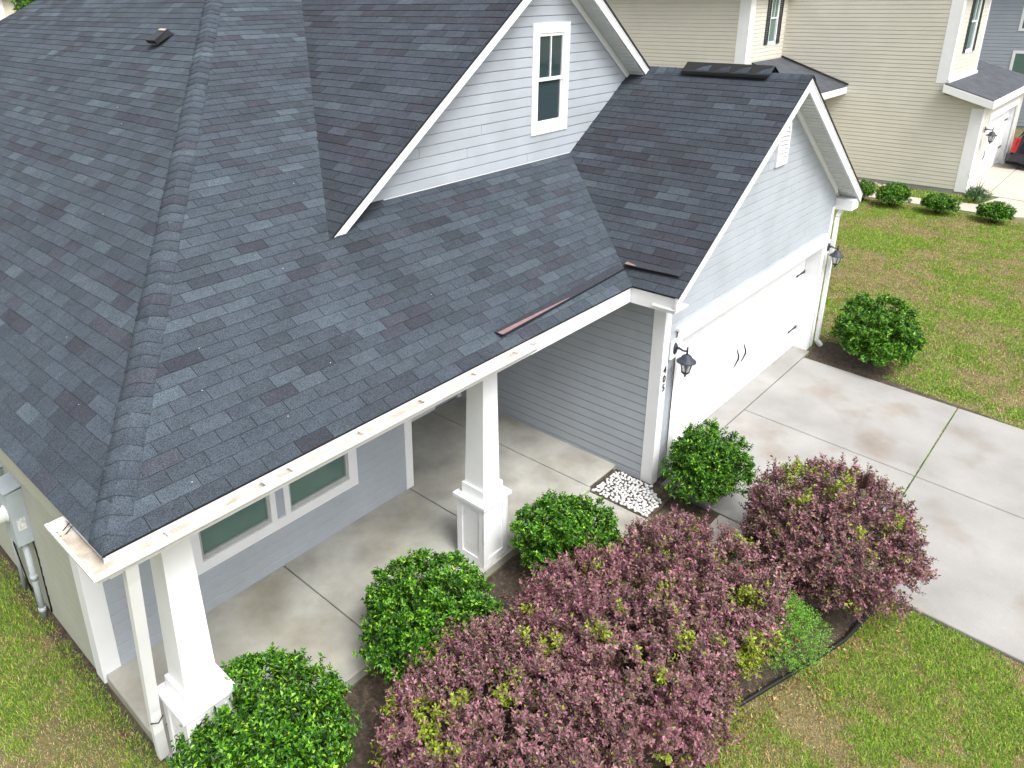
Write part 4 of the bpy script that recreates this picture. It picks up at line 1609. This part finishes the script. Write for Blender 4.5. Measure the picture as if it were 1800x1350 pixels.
# ------------------------------------------------------------------ the beige house next door
nh = thing('neighbour_house', (28, 6, 0), 'two-storey beige-sided house next door with charcoal shutters', 'house')
XN, YN, XA = 26.8, 4.54, 23.75
M_f = M_nsiding
HT = 6.3
siding_wall('side_wall', (XN, YN, 0), (0, -1, 0), (-1, 0, 0), lambda z: (0, YN + 1.85) if z < 3.05 else (0, YN + .72), [], M_f, nh, .16, HT, seams=.0)
siding_wall('rear_block_wall', (XA, 22, 0), (0, -1, 0), (-1, 0, 0), rect_out(0, 22 - YN), [], M_f, nh, .16, HT, seams=.0)
siding_wall('notch_wall', (0, YN, 0), (1, 0, 0), (0, -1, 0), rect_out(XA, XN), [(25.42, 25.98, 4.55, 6.2)], M_f, nh, 2.0, HT, seams=.0)
siding_wall('upper_front_wall', (0, -.72, 0), (1, 0, 0), (0, -1, 0), rect_out(XN, 30.75), [(28.3, 29.35, 4.25, 6.1)], M_f, nh, 3.05, HT, seams=.0)
siding_wall('garage_wall', (0, -1.85, 0), (1, 0, 0), (0, -1, 0), rect_out(XN, 34), [(28.0, 32.9, 0, 2.25)], M_f, nh, .16, 2.95, seams=.0)
MB().box(XA + .02, 34, YN + .3, 22, 0, HT).build('house_core', M_f, nh)
MB().box(XN + .02, 34, -1.6, YN + .3, 0, 2.9).build('ground_floor_core', M_f, nh)
MB().box(XN + .02, 30.7, -.6, YN + .3, 2.9, HT).build('upper_floor_core', M_f, nh)
MB().box(XN - .012, XN + .2, -1.84, YN, .0, .158).build('foundation', M_conc, nh)


def ncorner(x, y, sx, sy, z0, z1, w):
    b, t = MB(), .03
    p = [(x - sx * t, y - sy * t), (x + sx * w, y - sy * t), (x + sx * w, y), (x, y), (x, y + sy * w), (x - sx * t, y + sy * w)]
    if sx * sy < 0:
        p = p[::-1]
    b.hexa([(a, c, z0) for a, c in p], [(a, c, z1) for a, c in p])
    b.build('corner_board', M_white, nh)


ncorner(XA, YN, 1, 1, .1, HT, .34)
ncorner(XN, -.72, 1, 1, 3.42, HT, .30)
ncorner(XN, -1.85, 1, 1, .1, 2.72, .30)
ncorner(30.75, -.72, -1, 1, 3.3, HT, .14)
MB().box(XN - .03, XN - .016, YN - .05, YN - .016, 3.9, HT).build('inside_corner_trim', M_f, nh)
# upper roofs
rm = MB()
rm.slab([(XA - .4, YN - .4, HT - .06), (XN - .0, YN - .4, HT - .06), (XN, -1.1, HT - .06), (31.1, -1.1, HT - .06), (34.4, 4, HT - .06), (34.4, 22.4, HT - .06), (XA - .4, 22.4, HT - .06)], (0, 0, .12))
nro = rm.build('main_eave', M_white, nh)
MB().add([(XA - .4, YN - .4, HT + .07), (34.4, YN - .4, HT + .07), (34.4, 22.4, HT + .07), (XA - .4, 22.4, HT + .07), (28.0, 13, HT + 2.6), (30.5, 13, HT + 2.6)],
         [(0, 1, 5, 4), (1, 2, 5), (2, 3, 4, 5), (3, 0, 4)]).build('main_roof', M_nroof, nh)
# side lean-to roof in the notch
lr = MB()
z_hi, z_lo, y_lo = 3.95, 3.12, 2.20
lr.slab([(XA - .1, y_lo, z_lo), (XN - .02, y_lo, z_lo), (XN - .02, YN - .02, z_hi), (XA + .6, YN - .02, z_hi)], (0, 0, .03))
lro = lr.build('lean_to_roof', M_nroof, nh)
for k in range(11):
    t = k / 11
    MB().slab([(XA - .1 + .7 * t, y_lo + (YN - .03 - y_lo) * t, z_lo + (z_hi - z_lo) * t + .032), (XN - .025, y_lo + (YN - .03 - y_lo) * t, z_lo + (z_hi - z_lo) * t + .032),
               (XN - .025, y_lo + (YN - .03 - y_lo) * (t + .1), z_lo + (z_hi - z_lo) * (t + .1) + .031), (XA - .1 + .7 * t, y_lo + (YN - .03 - y_lo) * (t + .1), z_lo + (z_hi - z_lo) * (t + .1) + .031)], (0, 0, .012)).build('shingle_course', M_nroof, lro)
MB().box(XA - .12, XN - .02, y_lo - .03, y_lo - .004, z_lo - .20, z_lo + .012).build('lean_to_fascia', M_white, nh)
MB().slab([(XA - .1, y_lo, z_lo - .20), (XN - .04, y_lo, z_lo - .20), (XN - .04, YN - .05, z_lo - .20), (XA + .2, YN - .05, z_lo - .20)], (0, 0, -.015)).build('lean_to_soffit', M_soffit, nh)
MB().tube([(XN - .05, y_lo - .06, z_lo + .10), (XN - .05, YN - .05, z_hi + .10)], .03, 6).build('flashing', M_dark, nh)
MB().box(XA + .1, XN - .05, y_lo + .6, YN - .06, .0, z_lo - .22).build('side_entry', M_f, nh)
# garage roof
gr_ = MB()
gr_.slab([(XN - .32, -2.10, 2.98), (34.3, -2.10, 2.98), (34.3, -.70, 3.42), (XN - .02, -.70, 3.42), (XN - .30, -.74, 3.40)], (0, 0, .03))
gro = gr_.build('garage_roof', M_nroof, nh)
for k in range(10):
    t = k / 10
    MB().slab([(XN - .31, -2.11 + 1.38 * t, 3.012 + .43 * t), (34.29, -2.11 + 1.38 * t, 3.012 + .43 * t), (34.29, -2.11 + 1.38 * (t + .1), 3.011 + .43 * (t + .1)), (XN - .31, -2.11 + 1.38 * (t + .1), 3.011 + .43 * (t + .1))], (0, 0, .013)).build('shingle_course', M_nroof, gro)
# the part right of the upper storey climbs on
MB().slab([(30.8, -.69, 3.42), (34.3, -.69, 3.42), (34.3, 2.6, 4.45), (30.8, 2.6, 4.45)], (0, 0, .03)).build('garage_roof_upper', M_nroof, nh)
fz = MB()
fz.box(XN - .34, 34.3, -2.135, -2.105, 2.77, 3.0)
fz.build('garage_fascia', M_white, nh)
fz = MB()
fz.slab([(XN - .34, -2.10, 2.77), (XN - .34, -.72, 3.19), (XN - .34, -.72, 3.42), (XN - .34, -2.10, 3.0)], (.03, 0, 0))
fz.build('garage_rake', M_white, nh)
MB().slab([(XN - .30, -2.10, 2.77), (XN - .02, -2.10, 2.77), (XN - .02, -.72, 3.19), (XN - .30, -.72, 3.19)], (0, 0, -.015)).build('rake_soffit', M_soffit, nh)
MB().box(XN, 34.2, -2.10, -1.87, 2.76, 2.772).build('garage_soffit', M_soffit, nh)
MB().box(XN - .03, 30.8, -.80, -.74, 3.44, 3.53).build('base_trim', M_white, nh)
# garage door of the neighbour
ng = MB()
ng.box(27.85, 28.0, -1.92, -1.60, .05, 2.25)
ng.box(32.9, 33.05, -1.92, -1.60, .05, 2.25)
ng.box(27.85, 33.05, -1.921, -1.60, 2.2505, 2.45)
ngo = ng.build('garage_door_frame', M_white, nh)
ngd = MB().box(28.0, 32.9, -1.66, -1.62, .05, 2.26).build('garage_door', M_white, nh)
for k in range(4):
    MB().box(28.0, 32.9, -1.68, -1.662, .06 + k * .545, .06 + k * .545 + .53).build('door_panel', M_white, ngd)
for x in (28.9, 29.6):
    MB().tube([(x, -1.70, 1.0), (x + .03, -1.72, .85), (x, -1.70, .7)], .014, 5).build('pull_handle', M_dark, ngd)
for z in (.7, 1.7):
    MB().box(32.4, 32.9, -1.692, -1.681, z - .03, z + .03).build('strap_hinge', M_dark, ngd)
# shuttered windows
def shutter_window(x0, x1, z0, z1, y):
    o = flat_window('window', x0, x1, z0, z1, y, M_glassg, trim=.07, parent=nh, mull=True)
    for (a, c) in ((x0 - .36, x0 - .075), (x1 + .075, x1 + .36)):
        b = MB()
        b.box(a, a + .05, y - .05, y - .018, z0 - .04, z1 + .04)
        b.box(c - .05, c, y - .05, y - .018, z0 - .04, z1 + .04)
        for zz in (z0 - .04, (z0 + z1) / 2 - .04, z1 - .04):
            b.box(a + .0505, c - .0505, y - .0495, y - .018, zz, zz + .08)
        n = int((z1 - z0) / .07)
        for k in range(n):
            zz = z0 + .045 + k * (z1 - z0 - .06) / n
            b.box(a + .0505, c - .0505, y - .042, y - .02, zz, zz + .05)
        b.build('shutter', M_shutter, o)


shutter_window(25.42, 25.98, 4.55, 6.15, YN)
shutter_window(28.35, 29.25, 4.30, 6.1, -.72)
wall_lamp(27.45, -1.87, 2.02, 1.25, 'black lantern wall lamp beside the garage door of the beige house', None, block=False)

# neighbour's drive and walk
nd = MB().add([(27.0, -14, .0), (34.6, -14, .0), (34.6, -1.65, .0), (27.0, -1.65, .0)], [(0, 1, 2, 3)])
nd = MB().add([(27.2, -1.65, .008), (27.2, YB, .008), (27.2, -14, .008 + SLOPE * (-14 - YB)), (34.6, -14, .008 + SLOPE * (-14 - YB)), (34.6, YB, .008), (34.6, -1.65, .008)], [(0, 1, 4, 5), (1, 2, 3, 4)]).build('neighbour_drive', M_soil)
tag(nd, kind='structure')
M_ndrive = mat('warm_concrete', (.40, .365, .315), .85, var=.07, scale=.8, fine=.05, fine_scale=40)
ndz = lambda y: .04 + SLOPE * min(0, y - YB)
panel('concrete_apron', 27.3, 33.1, -2.40, -1.67, lambda y: .045, .1, M_ndrive, nd)
for xa_, xb_ in ((27.22, 29.6), (29.62, 32.0), (32.02, 34.5)):
    for ya_, yb_ in ((-4.6, YB - .02), (-7.4, -4.62), (-10.6, -7.42)):
        panel('concrete_panel', xa_, xb_, ya_, yb_, ndz, .1, M_ndrive, nd)
pw = sheet('side_walk', PATH, .01, M_soil)
b_ = [((24.62, 5.0), (25.45, 5.0), (25.45, 2.7), (24.62, 2.7)), ((24.62, 2.68), (25.45, 2.68), (25.45, .62), (24.62, .62)), ((24.62, .60), (25.45, .60), (25.45, -1.45), (24.62, -1.45)),
      ((24.62, -1.47), (25.45, -1.47), (25.75, -2.42), (24.72, -2.75)), ((24.73, -2.77), (25.76, -2.44), (27.18, -2.75), (27.18, -4.0), (25.3, -4.0), (24.9, -3.3))]
for pl_ in b_:
    MB().hexa([(x, y, float(gz(x, y)) - .05) for x, y in reversed(pl_)][::-1], [(x, y, float(gz(x, y)) + .03) for x, y in pl_]).build('concrete_panel', M_ndrive, pw)

# river stones at the foot of the neighbour's wall
q = np.random.default_rng(81)
V_, F_ = [], []
me = prot[0]
pv = np.array([v.co[:] for v in me.vertices])
pf = [tuple(p.vertices) for p in me.polygons]
b = MB()
for i in range(170):
    x, y = q.uniform(25.75, 26.75), q.uniform(.2, 3.2)
    s = q.uniform(.035, .07)
    a = q.uniform(0, 6.28)
    R = np.array([[math.cos(a), -math.sin(a), 0], [math.sin(a), math.cos(a), 0], [0, 0, 1]])
    b.add((pv * s) @ R.T + np.array([x, y, .02]), pf, True)
o = b.build('river_stones', M_tstone)
tag(o, 'strip of tan river stones at the foot of the beige wall', 'stones', kind='stuff')

# small shrubs next door
for (x, y, r, h, lab, sd) in ((23.9, -.52, .46, .62, 'small mounded green shrub by the path, nearest the grey garage gable', 51), (23.85, -1.75, .44, .52, 'small mounded green shrub by the path, middle of the row of three', 52),
                              (23.9, -3.16, .42, .52, 'small mounded green shrub by the path, nearest the right edge', 53)):
    green_shrub(x, y, r, r, h, 800, lab, 'small shrubs beside the path', sd, L=.055, per=6, gain=1.05)
green_shrub(24.1, .42, .34, .34, .55, 500, 'sliver of green plant peeking out beyond the garage eave corner', None, 54, L=.055, per=6)


def sapling():
    x, y = 26.05, -2.25
    root = thing('young_shrub', (x, y, 0), 'thin young shrub with bare twigs at the corner of the beige house', 'shrub')
    P, N, r = dome_points(420, x, y - .05, .33, .33, .45, .02, 55, lump=.3, depth=.3)
    V, Fc, C = leafy(P, N, 5, .09, .05, .45, .9, lambda b, t, q: np.array(s2l(62, 104, 56)) * q.uniform(.6, 1.3, (len(b), 1)), 55)
    np_mesh('crown', V, Fc, M_leaf, root, C)
    q = np.random.default_rng(56)
    b = MB()
    for k in range(9):
        a = q.uniform(0, 6.28)
        e = np.array([x + .2 * math.cos(a), y + .05 + .25 * math.sin(a), q.uniform(.55, .95)])
        b.tube([(x, y, 0), ((x + e[0]) / 2 + q.normal() * .03, (y + e[1]) / 2, e[2] * .5), e], [.012, .008, .003], 5)
    b.build('stem', M_bark, root)


sapling()

# ------------------------------------------------------------------ black SUV on the neighbour's drive
def suv(x0, yr):
    """right side (facing -x) at x0, rear end at y = yr, nose towards -y"""
    W_, L_ = 1.95, 4.9
    root = thing('parked_suv', (x0 + W_ / 2, yr - L_ / 2, ndz(yr - 2)), 'black SUV with red tail light parked on the neighbour driveway', 'car')
    g = ndz(yr - 2.4)
    prof = [(0.0, .48), (.02, .70), (.04, 1.05), (.12, 1.15), (.42, 1.70), (.6, 1.76), (2.6, 1.78), (3.0, 1.70), (3.75, 1.15), (4.75, 1.02), (4.88, .80), (4.86, .45), (4.5, .34), (.3, .34)]
    b = MB()
    def sec(ins):
        return [(d, z) for d, z in prof]
    def off(z):
        return .0 if z < 1.1 else .16 * (z - 1.1) / .66
    secs = []
    for t, k in ((0, 1), (.12, .35), (.5, 0), (W_ - .5, 0), (W_ - .12, .35), (W_, 1)):
        row = []
        for d, z in prof:
            xx = x0 + t
            o_ = off(z)
            xx = x0 + max(t, o_) if t < W_ / 2 else x0 + min(t, W_ - o_)
            dd = d + (.10 * k if d < 2.4 else -.10 * k) * (1 if z < 1.1 else .6)
            row.append((xx, yr - dd, g + z - (.03 * k if z > 1.6 else 0)))
        secs.append(row)
    n = len(prof)
    vs = [p for r in secs for p in r]
    fs = [(i * n + j, i * n + (j + 1) % n, (i + 1) * n + (j + 1) % n, (i + 1) * n + j) for i in range(5) for j in range(n)]
    fs += [tuple(range(n)), tuple(5 * n + j for j in reversed(range(n)))]
    b.add(vs, fs)
    body = b.build('body', M_paint, root)
    bv = body.modifiers.new('round', 'BEVEL')
    bv.width = .04
    bv.segments = 2
    bv.limit_method = 'ANGLE'
    b = MB()
    b.hexa([(x0 + .04, yr + .10, g + .38), (x0 + .04, yr - .45, g + .38), (x0 - .02, yr - .45, g + .40), (x0 - .02, yr - .02, g + .40)],
           [(x0 + .06, yr + .10, g + .66), (x0 + .06, yr - .45, g + .66), (x0 - .015, yr - .45, g + .64), (x0 - .015, yr - .02, g + .64)])
    b.box(x0 + .045, x0 + W_ - .045, yr - .05, yr + .11, g + .38, g + .66)
    bp_ = b.build('rear_bumper', M_paint, root)
    for s in (0, 1):
        xa = x0 - .008 if s == 0 else x0 + W_ - .142
        MB().hexa([(xa, yr - .17, g + .72), (xa + .15, yr - .17, g + .72), (xa + .15, yr + .025, g + .72), (xa, yr - .04, g + .72)][::-1],
                  [(xa + .02, yr - .24, g + 1.22), (xa + .15, yr - .24, g + 1.22), (xa + .15, yr - .02, g + 1.22), (xa + .02, yr - .12, g + 1.22)][::-1]).build('tail_light', M_red, root)
    for (d0, d1) in ((.55, 1.35), (1.42, 2.35), (2.42, 3.2)):
        t1 = d1 if d1 < 3 else 2.95
        b = MB()
        b.slab([(x0 + .015, yr - d0 - .05, g + 1.18), (x0 + .015, yr - d1, g + 1.18), (x0 + .125, yr - t1, g + 1.62), (x0 + .125, yr - d0 - .12, g + 1.62)], (-.012, 0, .004))
        b.build('side_window', M_glass, root)
    MB().slab([(x0 + .25, yr - .13, g + 1.2), (x0 + W_ - .25, yr - .13, g + 1.2), (x0 + W_ - .32, yr - .36, g + 1.64), (x0 + .32, yr - .36, g + 1.64)], (0, .02, .01)).build('rear_window', M_glass, root)
    for d in (.95, 3.85):
        for xx, sg in ((x0 + .10, -1), (x0 + W_ - .10, 1)):
            w = MB().lathe([(.20, -.11), (.33, -.11), (.365, -.07), (.365, .07), (.33, .11), (.20, .11)], (xx, yr - d, g + .365), 24, axis='x').build('wheel', M_tyre, root)
            MB().lathe([(.0, sg * .09), (.06, sg * .10), (.19, sg * .085), (.21, sg * .105), (.215, sg * .06)], (xx, yr - d, g + .365), 20, axis='x').build('rim', M_chrome, w)


suv(32.0, -2.12)

# ------------------------------------------------------------------ farther away
h3 = thing('slate_house', (48, 2, 0), 'slate-blue sided house in the distance at the top right corner', 'house')
siding_wall('side_wall', (43, 9, 0), (0, -1, 0), (-1, 0, 0), rect_out(0, 19), [], M_bsiding, h3, .1, 6.2, joined=True, seams=0, expo=.16)
MB().box(43.02, 55, -10, 9, 0, 6.2).build('house_core', M_bsiding, h3)
MB().add([(42.6, -10.4, 6.2), (55.4, -10.4, 6.2), (55.4, 9.4, 6.2), (42.6, 9.4, 6.2), (49, -6, 8.6), (49, 5, 8.6)], [(0, 1, 4), (1, 2, 5, 4), (2, 3, 5), (3, 0, 4, 5)]).build('roof', M_nroof, h3)
for (ya_, z0_, z1_) in ((-.95, 2.0, 3.35), (-.95, 4.45, 5.8), (-5.0, 2.0, 3.35)):
    w = MB()
    w.box(42.955, 42.983, ya_ - .12, ya_, z0_ - .12, z1_ + .12)
    w.box(42.955, 42.983, ya_ + .9, ya_ + 1.02, z0_ - .12, z1_ + .12)
    w.box(42.956, 42.983, ya_ + .001, ya_ + .899, z0_ - .12, z0_)
    w.box(42.956, 42.983, ya_ + .001, ya_ + .899, z1_, z1_ + .12)
    w = w.build('window', M_white, h3)
    MB().box(42.96, 42.975, ya_, ya_ + .9, z0_, z1_).build('pane', M_glassg, w)

# backyard glimpse at the top left
bh = thing('rear_house', (12.0, 52, 0), 'cream house glimpsed beyond the roof at the top left corner', 'house')
MB().box(6, 17.2, 50, 60, 0, 6.6).build('wall', mat('cream_siding', (.62, .57, .47), .6), bh)
MB().box(15.9, 16.35, 49.9, 49.99, 4.6, 6.7).build('corner_board', M_white, bh)
MB().add([(5.5, 49.5, 6.6), (17.7, 49.5, 6.6), (17.7, 60.5, 6.6), (5.5, 60.5, 6.6), (9, 55, 9), (14, 55, 9)], [(0, 1, 5, 4), (1, 2, 5), (2, 3, 4, 5), (3, 0, 4)]).build('roof', M_nroof, bh)


def tree(x, y, h, r, n, label, seed):
    root = thing('leafy_tree', (x, y, 0), label, 'tree', 'trees behind the house')
    q = np.random.default_rng(seed)
    Ps, Ns = [], []
    for k in range(9):
        a = q.uniform(0, 6.28)
        rr = r * q.uniform(.1, .6)
        P, N, _ = dome_points(n // 9, x + rr * math.cos(a), y + rr * math.sin(a), r * .55, r * .55, r * .9, h * q.uniform(.4, .75), seed + k, lump=.25, depth=.3, low=-.9)
        Ps.append(P)
        Ns.append(N)
    P, N = np.concatenate(Ps), np.concatenate(Ns)
    V, Fc, C = leafy(P, N, 6, .4, .20, .55, .95, lambda b, t, q: GREENS[q.choice(6, size=len(b), p=GW)] * q.uniform(.7, 1.1, (len(b), 1)), seed)
    np_mesh('crown', V, Fc, M_leaf, root, C)
    b = MB()
    b.tube([(x, y, 0), (x + .1, y, h * .35), (x, y + .1, h * .7)], [.22, .16, .05], 8)
    for k in range(6):
        a = k * 1.05
        b.tube([(x + .05, y, h * .35), (x + math.cos(a) * r * .6, y + math.sin(a) * r * .6, h * .65)], [.09, .03], 6)
    b.build('trunk', M_bark, root)


tree(15.6, 40, 7.0, 2.4, 2600, 'leafy green tree beyond the roof at the top left corner', 101)
tree(21.5, 44, 7.5, 2.6, 2200, 'leafy green tree behind the roof, farther right', 102)
